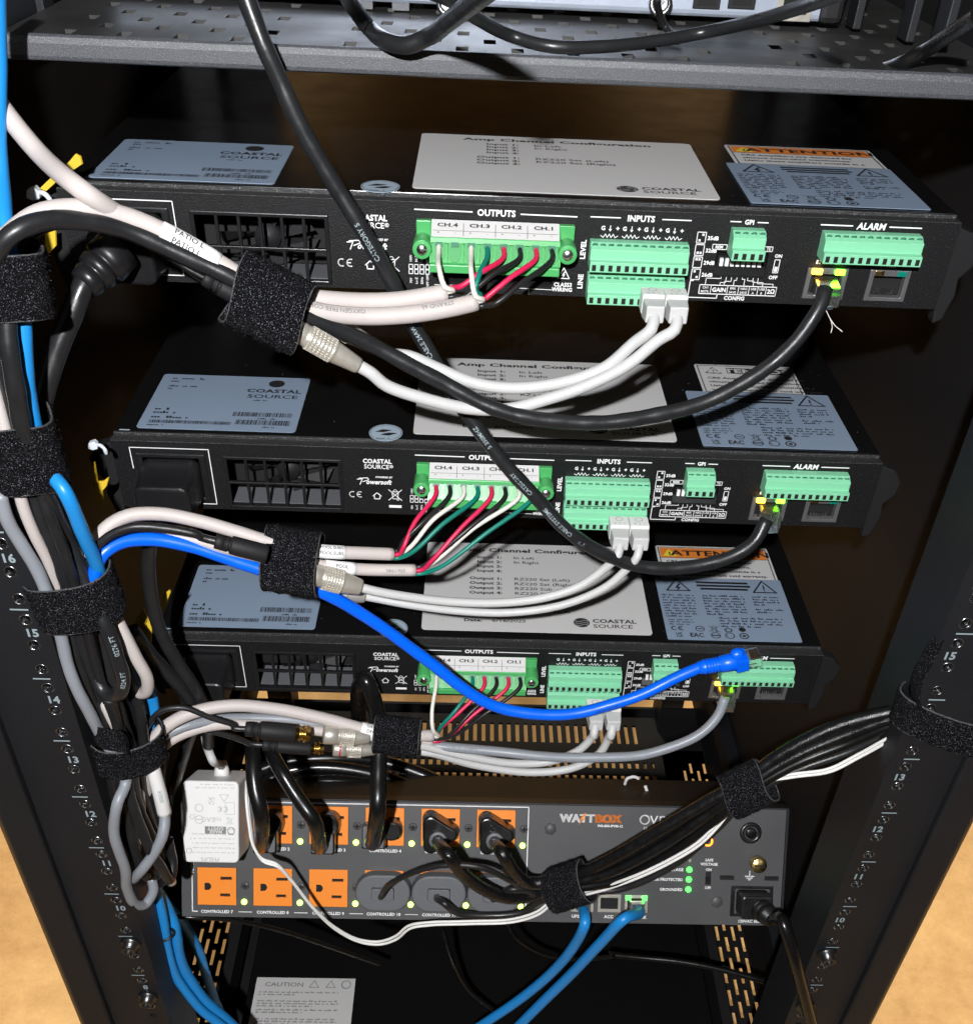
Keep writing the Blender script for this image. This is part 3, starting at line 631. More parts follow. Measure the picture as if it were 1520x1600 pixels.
for am in (amp1, amp2, amp3):                   # lint and grit on the lids
    q = MB()
    for _ in range(70):
        x, y, r_, a_ = random.uniform(-200, 204), random.uniform(9, 150), random.uniform(.12, .38), random.uniform(0, 6)
        q.add([(x+r_*math.cos(a_+k)*(1 if k % 2 else .6), y+r_*math.sin(a_+k), -.95 if 105 < x < 200 and y < 120 or -200 < x < 100 and y < 115 else -1.35) for k in (0, 1.6, 3.1, 4.7)], [(0, 1, 2, 3)])
    tag(q.build('dust_specks', 'pgrey', am), kind='stuff')
def attention(root, x0, y0, w, h, orange):
    LZ = -1.4
    o = build_amp.sheet('attention_label', 'paper', x0, y0, w, h, 2, root)
    mp = lambda k: (lambda a, d: (x0+a, y0+h-d, LZ+k))
    if orange:
        q = Print(mp(.29)); q.fill(2.6, 2.6, w-2.6, 14.5); q.build('orange_band', 'oband', o)
        q = Print(mp(.32)); q.poly([(9, 4), (14, 12.8), (4, 12.8)]); q.build('warning_triangle', 'yprint', o)
    pr = Print(mp(.35)); pr.rect(1.8, 1.8, w-1.8, h-1.8, .7)
    if orange:
        pr.t('ATTENTION', w*.56, 8.6, 6.2, sx=1.35, bold=True); pr.line([(1.8, 14.8), (w-1.8, 14.8)], .5); pr.t('!', 9, 9.8, 4.5, bold=True)
    else:
        pr.fill(19, 4.5, w-6, 12.5); pr.tri(10.5, 9.5, 5, .8); pr.t('!', 10.5, 10, 4, bold=True)
        q = Print(mp(.4)); q.t('ATTENTION', w*.53, 8.6, 5, sx=1.35, bold=True); q.build('reversed_lettering', 'paper', o)
    for k, tx in enumerate(('CRS Amplifiers are designed for', 'climate controlled installations.', 'Using these amplifiers outside in a', 'wet environment will void warranty.')):
        if 19.5+k*5.3 < h-3: pr.t(tx, 5.5, 19.2+k*5.3, 2.5, 'l', sx=1.22, bold=True)
    pr.build('label_print', 'pblack', o)
attention(amp1, 116.5, 76, 79, 38, True); attention(amp2, 122, 76, 61, 40, False); attention(amp3, 116, 74, 79, 42, True)
# ------------------------------------------------------------------ tilted power unit
WO = Vector((0, 95, -13)); WV = Vector((0, -48, -72)).normalized(); WN = Vector((0, -WV.z, WV.y))   # down the face, into the unit
wb = tag(empty('power_conditioner', WO, math.asin(WN.z)), 'charcoal power unit with two rows of orange sockets, tilted back under the amplifiers', 'power unit')
def WL(px, py, off=0.0):
    """place on the face plane (off mm proud of it) -> (u, d)"""
    d = ray(px, py); o = WO-WN*off; t = (o-CAM).dot(WN)/d.dot(WN); p = CAM+d*t; return p.x, (p-o).dot(WV)
def WW(u, d, off=0.0): return WO+Vector((u, 0, 0))+WV*d-WN*off      # world place of a spot on the face
COLS = [-189.1+39.55*i for i in range(6)]; ROWS = (18.5, 64.5)
m = MB(); plate(m, -214, 217, -87, 0, 0, 1.6, [(c-13.9, c+13.9, -r_-13.9, -r_+13.9) for c in COLS for r_ in ROWS]+[(64, 80.6, -78.8, -65.7), (83.7, 100.3, -78.8, -65.7), (103.2, 119.8, -78.8, -65.7), (161, 165, -57, -47.5)])
m.build('faceplate', 'watt', wb)
m = MB(); m.box(-213.5, 216.5, 1.7, 92, -86.5, -.6); m.build('case', 'rackin', wb)
m = MB(); m.box(-214.5, 217.5, -.8, 14, -.5, .9); m.box(217.1, 218.6, -2, 14, -86.5, .8); m.build('top_edge', 'rack', wb, bevel=.3)
num = 0; fo = None
for j, r_ in enumerate(ROWS):
    for i, c in enumerate(COLS):
        if fo is None:
            q = MB(); plate(q, -13.7, 13.7, -13.7, 13.7, -.5, 1.5, [(2.6, 10.6, 4.9, 7.1), (2.4, 9.4, -7.4, -5.2)]); fo = o = q.build('outlet', 'orange', wb, bevel=.5)
            q = MB(); q.prism([(-8.6, 2.6), (-5.6, 2.6), (-4.4, 1.6), (-3.8, 0), (-4.4, -1.6), (-5.6, -2.6), (-8.6, -2.6)], 'y', -.62, -.45); q.build('ground_hole', 'void', o)
            q = MB(); q.box(-13.6, 13.6, 1.52, 1.68, -13.6, 13.6); q.build('contact_back', 'void', o)
        else: o = copy_part(fo, wb)
        o.location = Vector((c, 0, -r_))*S
led = MB(); led.lathe((0, -.1, 0), (0, -1.5, 0), [(0, 2.1), (.5, 2.0), (1, 1.2)], 16); fl = None
for i, c in enumerate(COLS):
    for j, v in enumerate((30.5, 75.6)):
        if fl is None: fl = o = led.build('status_light', 'ledlime', wb)
        else: o = copy_part(fl, wb)
        o.location = Vector((c+19.3, 0, -v))*S
stm = MB(); stm.cyl((0, -.05, 0), (0, -.6, 0), 3.0, 2.6, 18); f = None
for i, c in enumerate(COLS):
    for v in (18.5, 63.8):
        if f is None:
            f = o = stm.build('panel_screw', 'watt', wb); q = MB()
            for a_ in (0, 1): q.box(-1.9 if a_ else -.6, 1.9 if a_ else .6, -.75 if a_ else -.72, -.58, -.6 if a_ else -1.9, .6 if a_ else 1.9)
            q.build('cross_slot', 'void', o)
        else: o = copy_part(f, wb)
        o.location = Vector((c+20, 0, -v))*S
pr = Print(lambda a, d: (a, -.15, -d))
for i, c in enumerate(COLS):
    pr.t('CONTROLLED %d' % (i+1), c+.6, 36.2, 2.1, bold=True); pr.t('CONTROLLED %d' % (i+7), c, 83.1, 2.1, bold=True)
    if i < 5: pr.line([(c+15.5, 83.1), (c+24.5, 83.1)], .5)
pr.line([(-206.5, 2.4), (31.6, 2.4), (31.6, 83.1), (26, 83.1)], .7); pr.line([(-206.5, 57), (-206.5, 83.1), (-203, 83.1)], .7); pr.t('FILTERED', -206.3, 48.6, 2.1, rot=math.pi/2, bold=True)
pr.t('WATT', 66.3, 9.6, 5.7, bold=True, sx=1.0); pr.t('WB-800-IPVM-12', 90.3, 14.9, 1.7, bold=True)
for dx in (.25, .5): pr.t('WATT', 66.3+dx, 9.6, 5.7, bold=True)
pr.ring(115, 9.8, 3.2, 1.0, 20); pr.line([(119.4, 7.2), (121.6, 12.4), (123.8, 7.2)], .9); pr.line([(126, 13), (126, 7.4)], .9); pr.line([(126, 8.4), (127.6, 7.2), (129.2, 7.4)], .9); pr.ring(134, 9.8, 3.2, 1.0, 18, 50, 310); pr.t('100% UP', 118.5, 15.9, 2.0, bold=True) if 0 else pr.t('10', 115.6, 16, 2.0, bold=True)
pr.t('SAFE VOLTAGE', 144.6, 46.2, 2.0, 'r', bold=True); pr.t('SURGE PROTECTED', 144.6, 53.6, 2.0, 'r', bold=True); pr.t('GROUNDED', 144.6, 61, 2.0, 'r', bold=True)
pr.t('SAFE', 163, 38.6, 1.9, bold=True); pr.t('VOLTAGE', 163.2, 41.7, 1.9, bold=True); pr.t('ON', 163, 45.7, 1.8, bold=True); pr.t('OFF', 163, 59.2, 1.8, bold=True)
pr.t('UPS LINK', 72, 82.2, 2.2, bold=True); pr.t('ACC', 92, 82.2, 2.2, bold=True); pr.t('NETWORK', 111.5, 82.2, 2.2, bold=True); pr.t('120VAC 60Hz', 195.5, 83.9, 2.1, bold=True)
pr.line([(193, 46.6), (193, 50.2)], .6)
for k, w in enumerate((3.2, 2.0, .8)): pr.line([(193-w, 50.2+k*1.3), (193+w, 50.2+k*1.3)], .6)
pr.build('panel_print', 'pwhite', wb)
pr = Print(lambda a, d: (a, -.17, -d)); pr.t('BOX', 88.6, 9.6, 5.7, bold=True, sx=1.05)
for dx in (.3, .6): pr.t('BOX', 88.6+dx, 9.6, 5.7, bold=True, sx=1.05)
pr.poly([(71.5, 6), (68, 11), (70, 10.6), (67, 15), (72.4, 9.4), (70.6, 9.7), (73.4, 6)]); pr.build('logo_print', 'porange', wb)
for v, mt in ((31.8, 'ledgg'), (39.2, 'dim'), (46, 'ledgg'), (53.3, 'ledgg'), (60.7, 'ledgg')):
    q = MB(); r_ = 2.1 if mt != 'dim' else 1.3; q.lathe((148.9, -.1, -v), (148.9, -1.5, -v), [(0, r_), (.6, r_*.95), (1, r_*.6)], 16); q.build('status_light', mt, wb)
pr = Print(lambda a, d: (a, -.35, -d)); pr.ring(161.4, 24.9, 2.9, 1.2, 22, -60, 240); pr.line([(161.4, 20.6), (161.4, 24.6)], 1.1); pr.build('power_symbol', 'ledo', wb)
q = MB(); q.lathe((192, -.05, -18), (192, -1.2, -18), [(0, 8), (1, 7.4), (1, 5), (.5, 4.8)], 26, False); o = q.build('button_collar', 'black', wb); q = MB(); q.lathe((192, 0, -18), (192, -2.4, -18), [(0, 4.2), (.8, 4.1), (1, 3.2)], 22); q.build('reset_button', 'gloss', o)
q = MB(); q.lathe((196.6, -.05, -39), (196.6, -11, -39), [(0, 3.4), (.3, 3.4), (.31, 5.6), (.95, 5.6), (1, 5.1)], 24); o = q.build('ground_screw', 'brass', wb); q = MB(); q.box(193, 200.2, -11.35, -11.05, -39.6, -38.4); q.build('screw_slot', 'rackin', o)
q = MB(); q.box(161.2, 164.8, -.5, 1.6, -56.8, -51.8); q.build('slide_switch', 'black', wb, bevel=.3)
for x in (176.5, 209): q = MB(); q.box(x-5, x+5, -1.3, -.1, -52.8, -49.8); q.box(x-2.4, x+2.4, -2.4, -1.2, -52.2, -50.4); q.build('cord_clip_slot', 'void', wb)
q = MB(); plate(q, 180, 210.8, -80.2, -57.3, -1.2, -.05, [(183, 208, -78, -59.5)]); o = q.build('power_inlet', 'black', wb, bevel=.5)
for x, nm in ((64, 'link_port'), (83.7, 'accessory_port'), (103.2, 'network_port')):
    q = MB(); plate(q, x, x+16.6, -78.8, -65.7, -.6, 1.5, [(x+2, x+14.6, -76.6, -68)]); o = q.build(nm, 'nickel', wb, bevel=.2)
    q = MB(); q.box(x+1.5, x+15, 1.55, 1.9, -77.5, -67); q.build('port_liner', 'void', o)
    if nm == 'network_port':
        for k in (x+.6, x+12.4): q = MB(); q.box(k, k+3.6, -1.6, -.7, -69, -66); q.build('indicator_light', 'ledgg', o, bevel=.3)
for px, py in ((860, 1296), (1120, 1410)):
    u, d = WL(px, py); q = MB(); q.cyl((u, -.05, -d), (u, -.5, -d), 4.6, 4.3, 6); q.build('blank_rivet', 'watt', wb)
# the box at the foot of the rack
ub = tag(empty('battery_unit', (0, 60, -300)), 'large black box with white caution label at the bottom of the rack', 'battery unit'); UO = (0, 60, -300)
m = MB(); m.box(-206, 214, 20, 340, -346, -300); m.build('case', 'lid', ub, UO, bevel=1.5)
for x in (-231, 222): m = MB(); m.box(x, x+9, 20, 330, -330, -296); m.build('support_rail', 'blackm', ub, UO)
a = PZ(402, 1528, -300); b = PZ(556, 1528, -300); w = b.x-a.x
q = MB(); q.prism([(a.x, a.y), (a.x, a.y-95), (a.x+w, a.y-95), (a.x+w, a.y)], 'z', -299.95, -299.6); o = q.build('caution_label', 'paper', ub, UO)
pr = Print(lambda u, d: (a.x+u, a.y-d, -299.5)); pr.t('CAUTION', 8, 7, 4.2, 'l', sx=1.3); pr.ring(w-8, 6.5, 4, .7); pr.tri(w-22, 7, 4.4, .6); pr.tri(w-37, 7, 4.4, .6)
for k in range(7): pr.words(4, 14+k*9, w-9, 3 if k % 2 else 2, 2.6, 1.8)
pr.build('label_print', 'pdim', o, UO)
# ------------------------------------------------------------------ plugs in the sockets
def corded(name, label, cat, group=None, org=None):
    return tag(empty(name, org), label, cat, group)
def Wb(mb, u0, u1, off0, off1, d0, d1):
    """box given on the face of the power unit"""
    vs = [WW(u, d, o) for u in (u0, u1) for o in (off1, off0) for d in (d1, d0)]
    mb.add(vs, [(0,1,3,2),(4,6,7,5),(0,4,5,1),(2,3,7,6),(0,2,6,4),(1,5,7,3)])
def Wprism(mb, pts, o0, o1, k1=1.0):
    n = len(pts); cx_ = sum(p[0] for p in pts)/n; cd_ = sum(p[1] for p in pts)/n
    lo = [WW(u, d, o0) for u, d in pts]; hi = [WW(cx_+(u-cx_)*k1, cd_+(d-cd_)*k1, o1) for u, d in pts]
    mb.add(lo+hi, [tuple(range(n)), tuple(range(2*n-1, n-1, -1))]+[(i, i+n, (i+1) % n+n, (i+1) % n) for i in range(n)])
def rounded(u0, d0, u1, d1, r, n=5):
    pts = []
    for cu, cd_, a0 in ((u1-r, d1-r, 0), (u0+r, d1-r, 90), (u0+r, d0+r, 180), (u1-r, d0+r, 270)):
        for k in range(n): a_ = math.radians(a0+90*k/(n-1)); pts.append((cu+r*math.cos(a_), cd_+r*math.sin(a_)))
    return pts
def cord(parent, name, pts, dia, mt, org, n=12, ridge=0, nr=12, r=None, step=2.5):
    q = MB(); s_ = spline([Vector(p) for p in pts], step); q.tube(s_, r or dia/2, n, ridge=ridge, nr=nr); o = q.build(name, mt, parent, org); return s_
POS = {}
def cable(name, label, cat, way, dpx, mt, group=None, n=12, ridge=0, nr=12, part=None, dia=None, tail=(), head=(), step=2.5, wob=0.0):
    """a cable through places seen at (x, y) in depth Y; dpx is its thickness there"""
    pts = list(head)+[P(*w) for w in way]+list(tail)
    if wob: pts = [p+Vector((random.uniform(-wob, wob), random.uniform(-wob, wob), random.uniform(-wob, wob))) if 0 < i < len(pts)-1 else p for i, p in enumerate(pts)]
    k = [mmpx(P(*w)) for w in way]; d = dia or dpx*sum(k)/len(k)
    org = pts[len(pts)//2].copy(); s_ = spline(pts, step); rr = d/2
    if mt in ('jack', 'rubber', 'grey', 'blue', 'royal') and n != 26:           # jackets swell and pinch a little
        L_ = sum((b-a).length for a, b in zip(s_, s_[1:])); ph = random.uniform(0, 6); am = .03 if mt in ('jack', 'rubber') else .014
        rr = lambda t, L_=L_, ph=ph, am=am, d=d: d/2*(1+am*math.sin(t*L_/2.6+ph)+am*.8*math.sin(t*L_/9.1+ph*2))
        s_ = [p+Vector((math.sin(i*.37+ph), math.sin(i*.29+ph*1.7), math.sin(i*.33+ph*2.3)))*.22 for i, p in enumerate(s_)]
    if part is None:
        q = MB(); q.tube(s_, rr, n, ridge=ridge, nr=nr); o = q.build(name, mt, None, org); tag(o, label, cat, group); return o, s_, d/2, org
    root = tag(empty(name, org), label, cat, group); q = MB(); q.tube(s_, rr, n, ridge=ridge, nr=nr); q.build(part, mt, root, org)
    return root, s_, d/2, org
def write_on(s_, r, parent, org, at, st, h, mt, side=0.0, rd=(1, 0), name='jacket_print', bold=False, sx=1.0):
    """lettering wrapped on a cable, its middle near the pixel `at`, turned `side` radians from facing the room"""
    best = min(range(len(s_)), key=lambda i: (lambda d: (CX+FPX*d.dot(RT)/d.dot(FW)-at[0])**2+(CY-FPX*d.dot(UP)/d.dot(FW)-at[1])**2)(s_[i]-CAM))
    L = [0.0]
    for a, b in zip(s_, s_[1:]): L.append(L[-1]+(b-a).length)
    l0 = L[best]; tg = (s_[min(best+2, len(s_)-1)]-s_[max(best-2, 0)]); sg = 1 if tg.dot(RT)*rd[0]-tg.dot(UP)*rd[1] > 0 else -1
    def at_len(l):
        l = min(max(l, 0), L[-1]-1e-6); lo, hi = 0, len(L)-1
        while hi-lo > 1:
            m_ = (lo+hi)//2
            if L[m_] <= l: lo = m_
            else: hi = m_
        f = (l-L[lo])/max(1e-9, L[hi]-L[lo]); return s_[lo].lerp(s_[hi], f), (s_[hi]-s_[lo]).normalized()
    def fn(x, y):
        c, t = at_len(l0+sg*x); v = (CAM-c); v = (v-t*v.dot(t)).normalized(); w = v.cross(t*sg)      # w: up the writing
        a_ = side+y/r; return c+(v*math.cos(a_)+w*math.sin(a_))*(r*1.012+.08)
    q = MB(); q.text(st, fn, h, sx=sx, bold=bold); return q.build(name, mt, parent, org)
def wrap_label(s_, r, parent, org, a, b, lines, h, name='cable_label', side=0.25):
    """paper flag wrapped round a cable between pixels a and b"""
    def near(p): return min(range(len(s_)), key=lambda i: (lambda d: (CX+FPX*d.dot(RT)/d.dot(FW)-p[0])**2+(CY-FPX*d.dot(UP)/d.dot(FW)-p[1])**2)(s_[i]-CAM))
    i, j = sorted((near(a), near(b))); q = MB(); q.tube(s_[i:j+1], r*1.05+.12, 18); o = q.build(name, 'pwhite', parent, org)
    mid = ((a[0]+b[0])/2, (a[1]+b[1])/2)
    for k, tx in enumerate(lines): write_on(s_, r*1.06+.18, o, org, mid, tx, h, 'pblack', side-(k-(len(lines)-1)/2)*h*1.5/r, name='label_print')
def strap(label, cpx, axpx, half, w_, d_, Y, group='hook and loop cable straps', tilt=(0, 0), power=2.6, fuzz=.55, tail=None, th=1.1, seed=1):
    """hook-and-loop sleeve: centre (x,y), axis towards pixel axpx, half length, half width and half depth in mm"""
    rnd = random.Random(seed); c = P(*cpx, Y); e = P(*axpx, Y+tilt[0])-c; ax = e.normalized()
    v = (CAM-c); v = (v-ax*v.dot(ax)).normalized(); sd = ax.cross(v).normalized()
    na, nr = 26, 64; vs = []; fs = []
    def ringpt(i, k, add, shift=0):
        a_ = 2*math.pi*k/nr; ca, sa = math.cos(a_), math.sin(a_)
        rr = 1/((abs(ca)**power+abs(sa)**power)**(1/power))
        t = -half+2*half*i/na
        return c+ax*(t+1.1*math.sin(2*a_+seed)+.6*math.sin(3*a_+seed*2))+sd*(ca*rr*(w_+add))+v*(sa*rr*(d_+add))
    for i in range(na+1):
        for k in range(nr): vs.append(ringpt(i, k, rnd.uniform(-fuzz, fuzz)*.5+.25*math.sin(i*.9+k*.3+seed)))
    for i in range(na+1):
        for k in range(nr): vs.append(ringpt(i, k, -th+rnd.uniform(-.1, .1)))
    o_ = (na+1)*nr
    for i in range(na):
        for k in range(nr):
            a0, b0 = i*nr+k, i*nr+(k+1) % nr; fs += [(a0, b0, b0+nr, a0+nr), (o_+a0, o_+a0+nr, o_+b0+nr, o_+b0)]
    for k in range(nr):
        k2 = (k+1) % nr; fs += [(k, o_+k, o_+k2, k2), (na*nr+k, na*nr+k2, o_+na*nr+k2, o_+na*nr+k)]
    q = MB(); q.smooth = True; q.add(vs, fs)
    # loose loops of fibre standing off the cloth
    q.smooth = False
    for _ in range(1500):
        i, k = rnd.randrange(na+1), rnd.randrange(nr); p = Vector(vs[i*nr+k]); n_ = (p-c-ax*(p-c).dot(ax)).normalized()
        t1 = Vector((rnd.uniform(-1, 1), rnd.uniform(-1, 1), rnd.uniform(-1, 1))); b = p+n_*rnd.uniform(.2, .9)+t1*.7; s2 = t1.cross(n_).normalized()*.07
        q.add([p-s2, p+s2, b+s2, b-s2], [(0, 1, 2, 3)])
    if tail:
        tp = [P(*t) for t in tail]; sp = spline(tp, 2); 
        for a, b in zip(sp, sp[1:]):
            q.add([a-ax*half*.8, b-ax*half*.8, b+ax*half*.8, a+ax*half*.8], [(0, 1, 2, 3)])
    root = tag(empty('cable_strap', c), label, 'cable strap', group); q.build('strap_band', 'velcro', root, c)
    eb = MB()
    for i in (0, na):
        for off in (0,):
            pts = [Vector(vs[i*nr+k]).lerp(Vector(vs[o_+i*nr+k]), .5) for k in range(nr)]; eb.tube(pts+[pts[0]], th*.5, 6)
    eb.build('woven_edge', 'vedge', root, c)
    return root
# ------------------------------------------------------------------ helpers for plugs
AZ = {1: (0, 394.77), 2: (-1.34, 270.27), 3: (-.97, 136.67)}
def AP(k, x, y, v): return Vector((x+AZ[k][0], RAIL_Y+y, AZ[k][1]-v))
def obox(mb, c, ax, up, L0, L1, w, h, w1=None, h1=None):
    """tapered block along ax from L0 to L1, half sizes w (side) and h (up)"""
    ax = ax.normalized(); sd = ax.cross(up).normalized(); u = sd.cross(ax); w1 = w if w1 is None else w1; h1 = h if h1 is None else h1
    vs = [c+ax*l+sd*(a*ww)+u*(b*hh) for l, ww, hh in ((L0, w, h), (L1, w1, h1)) for a in (-1, 1) for b in (-1, 1)]
    mb.add(vs, [(0,1,3,2),(4,6,7,5),(0,4,5,1),(2,3,7,6),(0,2,6,4),(1,5,7,3)])
def rj45(parent, org, tip, back, up=Vector((0, 0, 1)), lit=False):
    ax = (back-tip).normalized(); q = MB(); obox(q, tip, ax, up, 0, 12, 5.4, 3.3); obox(q, tip, ax, up, 12, 17, 5.0, 3.1, 4.0, 2.8)
    sd = ax.cross(up).normalized(); u = sd.cross(ax); obox(q, tip-u*4.6, ax, up, 2, 15, 2.6, .5); o = q.build('clear_plug', 'clear', parent, org, bevel=.3)
    q = MB()
    for i in range(8): obox(q, tip+sd*(i-3.5)*1.1+u*2.6, ax, up, .4, 6, .3, .7)
    q.build('plug_contacts', 'gold', o, org)
def shell(parent, org, a, b, r, ring=None, mt='nickel', cut=1.0):
    """metal cable connector: plain collar, knurled waist, tapered tail"""
    prof = [(0, r*.9), (.02, r), (.30, r), (.31, r*.95), (.33, r*.95), (.34, r*1.0)]
    for i in range(7): t = .36+i*.046; prof += [(t, r*1.0), (t+.006, r*1.06), (t+.03, r*1.06), (t+.036, r*1.0)]
    prof += [(.70, r*.98), (.97, r*.74), (1, r*.68)]
    q = MB(); q.lathe(a, b, prof, 26); o = q.build('connector_shell', mt, parent, org)
    # knurling across the waist
    q = MB(); A, B = Vector(a), Vector(b); d = (B-A); L = d.length; d.normalize(); e1 = d.orthogonal().normalized(); e2 = d.cross(e1)
    for k in range(26):
        an = 2*math.pi*k/26; n_ = e1*math.cos(an)+e2*math.sin(an); obox(q, A+n_*r*1.05, d, n_, L*.36, L*.665, r*.05, r*.05)
    q.build('knurling', mt, o, org)
    if ring:
        q = MB(); q.lathe(A+d*L*.14, A+d*L*.175, [(0, r*1.012), (1, r*1.012)], 26); q.build('colour_ring', ring, o, org)
def rca_body(parent, org, a, b, r):
    q = MB(); q.lathe(a, b, [(0, r*.72), (.02, r*.82), (.16, r*.84), (.17, r*.66), (.2, r*.66), (.21, r*.84), (.25, r*.84), (.26, r*.7), (.29, r*.7), (.30, r*.98), (.34, r), (.97, r), (1, r*.9)], 24); q.build('plug_body', 'blackm', parent, org)
ALAB = 'black rack amplifiers with green terminals'
# ------------------------------------------------------------------ speaker cables and their loose conductors
def speaker(label, way, dpx, amp, ends, mats, wl=None, prints=(), grp='cream speaker cables'):
    root, s_, r, org = cable('speaker_cable', label, 'speaker cable', way, dpx, 'cream', grp, part='jacket', n=16)
    E = s_[-1]; D = (s_[-1]-s_[-4]).normalized(); up = Vector((0, 0, 1)); sd = D.cross(up).normalized(); up = sd.cross(D)
    for i, (cell, mt) in enumerate(zip(ends, mats)):
        a_ = 2*math.pi*i/max(1, len(ends))+.6; off = (sd*math.cos(a_)+up*math.sin(a_))*r*.5
        H = AP(amp, -32.7+cell*7.37, -8.6, 19.0); out = AP(amp, -32.7+cell*7.37, -15.5, 21.5); out2 = H.lerp(E, .42)+Vector((random.uniform(-2, 2), -9-2*(i % 2), random.uniform(-1, 2)))+off*.6
        p = [E-D*4+off, E+D*3+off*1.15]
        mid = E.lerp(out2, .4)+off*1.4+Vector((random.uniform(-1.5, 1.5), -3, random.uniform(-2.5, 0))); q = MB(); c = spline([Vector(v) for v in p+[mid, out2, out, H]], 1.6); q.tube(c, 1.2, 10); q.build('conductor', mt, root, org)
        q = MB(); q.tube(spline([H+Vector((0, 1.2, .9)), H, H+(out-H)*.35], .6), .95, 8); q.build('bare_end', 'copper', root, org)
    for (a, b, ls, h) in (wl or ()): wrap_label(s_, r, root, org, a, b, ls, h)
    for (at, tx, h, side, fl) in prints: write_on(s_, r, root, org, at, tx, h, 'pdim', side, fl or (1, 0))
    return root
speaker('cream speaker cable that comes down from the upper left corner across the topmost amplifier', [(-30,118,50),(0,164,48),(60,238,40),(130,298,18),(200,345,30),(262,384,36),(330,424,40),(418,456,42),(490,466,46),(560,471,52),(625,469,56),(698,457,60)], 29, 1, (0, 4, 5), ('ivory', 'red', 'bwire'))
speaker('cream speaker cable with the PATIO paper flag, arching over the left cable bundle', [(-30,420,2),(10,372,4),(60,335,10),(125,326,18),(195,338,26),(262,366,30),(330,404,32),(388,440,34),(440,468,36),(500,487,40),(570,494,46),(640,491,50),(700,482,54),(744,472,58)], 29, 1, (2, 3, 6, 7), ('ivory', 'green', 'red', 'bwire'),
        wl=[((250,360), (335,408), ('PATIO L', 'PATIO L'), 2.4)], prints=[((520,490), 'OXYGEN FREE COPPER', 2.0, -.55, (-1, 0)), ((680,486), 'STRAND 65', 2.0, -.6, (-1, 0))])
speaker('cream speaker cable with the upper SUBS paper flag, entering the middle amplifier', [(120,930,16),(140,865,18),(165,826,22),(200,806,28),(250,803,32),(310,814,34),(370,831,35),(430,849,36),(500,861,42),(560,864,48),(613,866,54)], 21, 2, (0, 1, 2, 3), ('red', 'bwire', 'ivory', 'green'), wl=[((488,860), (537,864), ('POOL SUBS', 'POOL SUBS'), 1.7)])
speaker('cream speaker cable marked 306/194ft, its end just below the SUBS flag', [(130,940,22),(150,885,24),(175,848,28),(215,832,32),(280,838,34),(350,856,34),(430,874,34),(500,884,40),(570,890,48),(648,891,54)], 20, 2, (4, 5, 6, 7), ('red', 'bwire', 'ivory', 'green'), wl=[((510,885), (556,889), ('POOL',), 1.8)], prints=[((615,891), '306/194ft', 1.9, .1, (-1, 0))])
speaker('cream speaker cable with DECK paper flag above the lowest metal connectors', [(222,1205,26),(234,1168,28),(256,1138,32),(300,1114,38),(360,1103,44),(430,1108,48),(510,1124,50),(570,1140,50),(620,1149,52),(676,1150,58)], 20, 3, (0, 3, 4, 5), ('ivory', 'green', 'red', 'bwire'), wl=[((562,1138), (602,1146), ('DECK L', 'DECK L'), 1.9)])
speaker('cream speaker cable lowest of the arch left of the lowest connectors', [(228,1212,34),(245,1176,36),(275,1152,40),(330,1134,46),(400,1133,52),(480,1140,56),(560,1150,58),(630,1158,58),(676,1158,60)], 17, 3, (6, 7), ('red', 'bwire'))
# ------------------------------------------------------------------ balanced audio leads
def audio(label, a, b, Y, rpx, way, amp, slot, ring=None, dpx=19, grp='white audio leads with metal connectors', prints=()):
    A, B = P(*a, Y), P(*b, Y+4); r = rpx*mmpx(A)
    xc = (66.9, 77.7)[slot]; D = (B-A).normalized()
    fr = AP(amp, xc, -29, 40.2); org = B
    root = tag(empty('audio_lead', org), label, 'audio lead', grp)
    pts = [B-D*3, B+D*6]+[P(*w) for w in way]+[fr+Vector((-1.5, -4, -5)), fr+Vector((0, 2, 0))]
    k = [mmpx(P(*w)) for w in way]; d = dpx*sum(k)/len(k)
    q = MB(); s_ = spline(pts, 2.2); q.tube(s_, d/2, 14); q.build('jacket', 'white', root, org)
    shell(root, org, A, B, r, ring)
    q = MB(); c = AP(amp, xc, 0, 38.6); obox(q, c, Vector((0, -1, 0)), Vector((0, 0, 1)), 10.8, 20.5, 5.2, 4.6); o = q.build('plug', 'adapter', root, org, bevel=.5)
    q = MB(); c = AP(amp, xc, 0, 39.8); obox(q, c, Vector((0, -1, 0)), Vector((0, 0, 1)), 20.6, 30, 5.0, 4.4, 4.2, 3.9); q.build('plug_boot', 'white', root, org, bevel=.7)
    pr = Print(lambda u, w: tuple(AP(amp, xc+u, -15.5+w, 33.95)))
    for i, t in enumerate('+-'): pr.t(t, -2.5+i*5, -2.6, 2.0)
    pr.line([(0, -3.4), (0, -1.8)], .3); pr.ring(0, 1.6, 1.9, .3, 16); pr.build('plug_print', 'pgrey', o, org)
    for at, tx, h, sd, fl in prints: write_on(s_, d/2, root, org, at, tx, h, 'adgrey', sd, fl or (1, 0))
    return root
audio('front white audio lead with a red ringed connector beside the topmost cable strap', (436,500), (561,572), 30, 18, [(603,602,36),(671,625,40),(740,639,44),(800,638,47),(850,625,50),(910,605,53),(979,571,55),(1030,530,57)], 1, 1, 'red')
audio('rear white audio lead whose connector hides behind the black network cable, topmost amplifier', (470,478), (585,542), 52, 16, [(640,557,54),(678,573,55),(740,598,56),(800,606,57),(876,598,58),(945,574,58),(990,536,58)], 1, 0)
audio('upper white audio lead sagging over the lowest white configuration sheet', (472,893), (564,918), 34, 18, [(620,930,42),(700,940,48),(780,942,52),(850,934,55),(905,916,57),(945,888,58)], 2, 0, dpx=14)
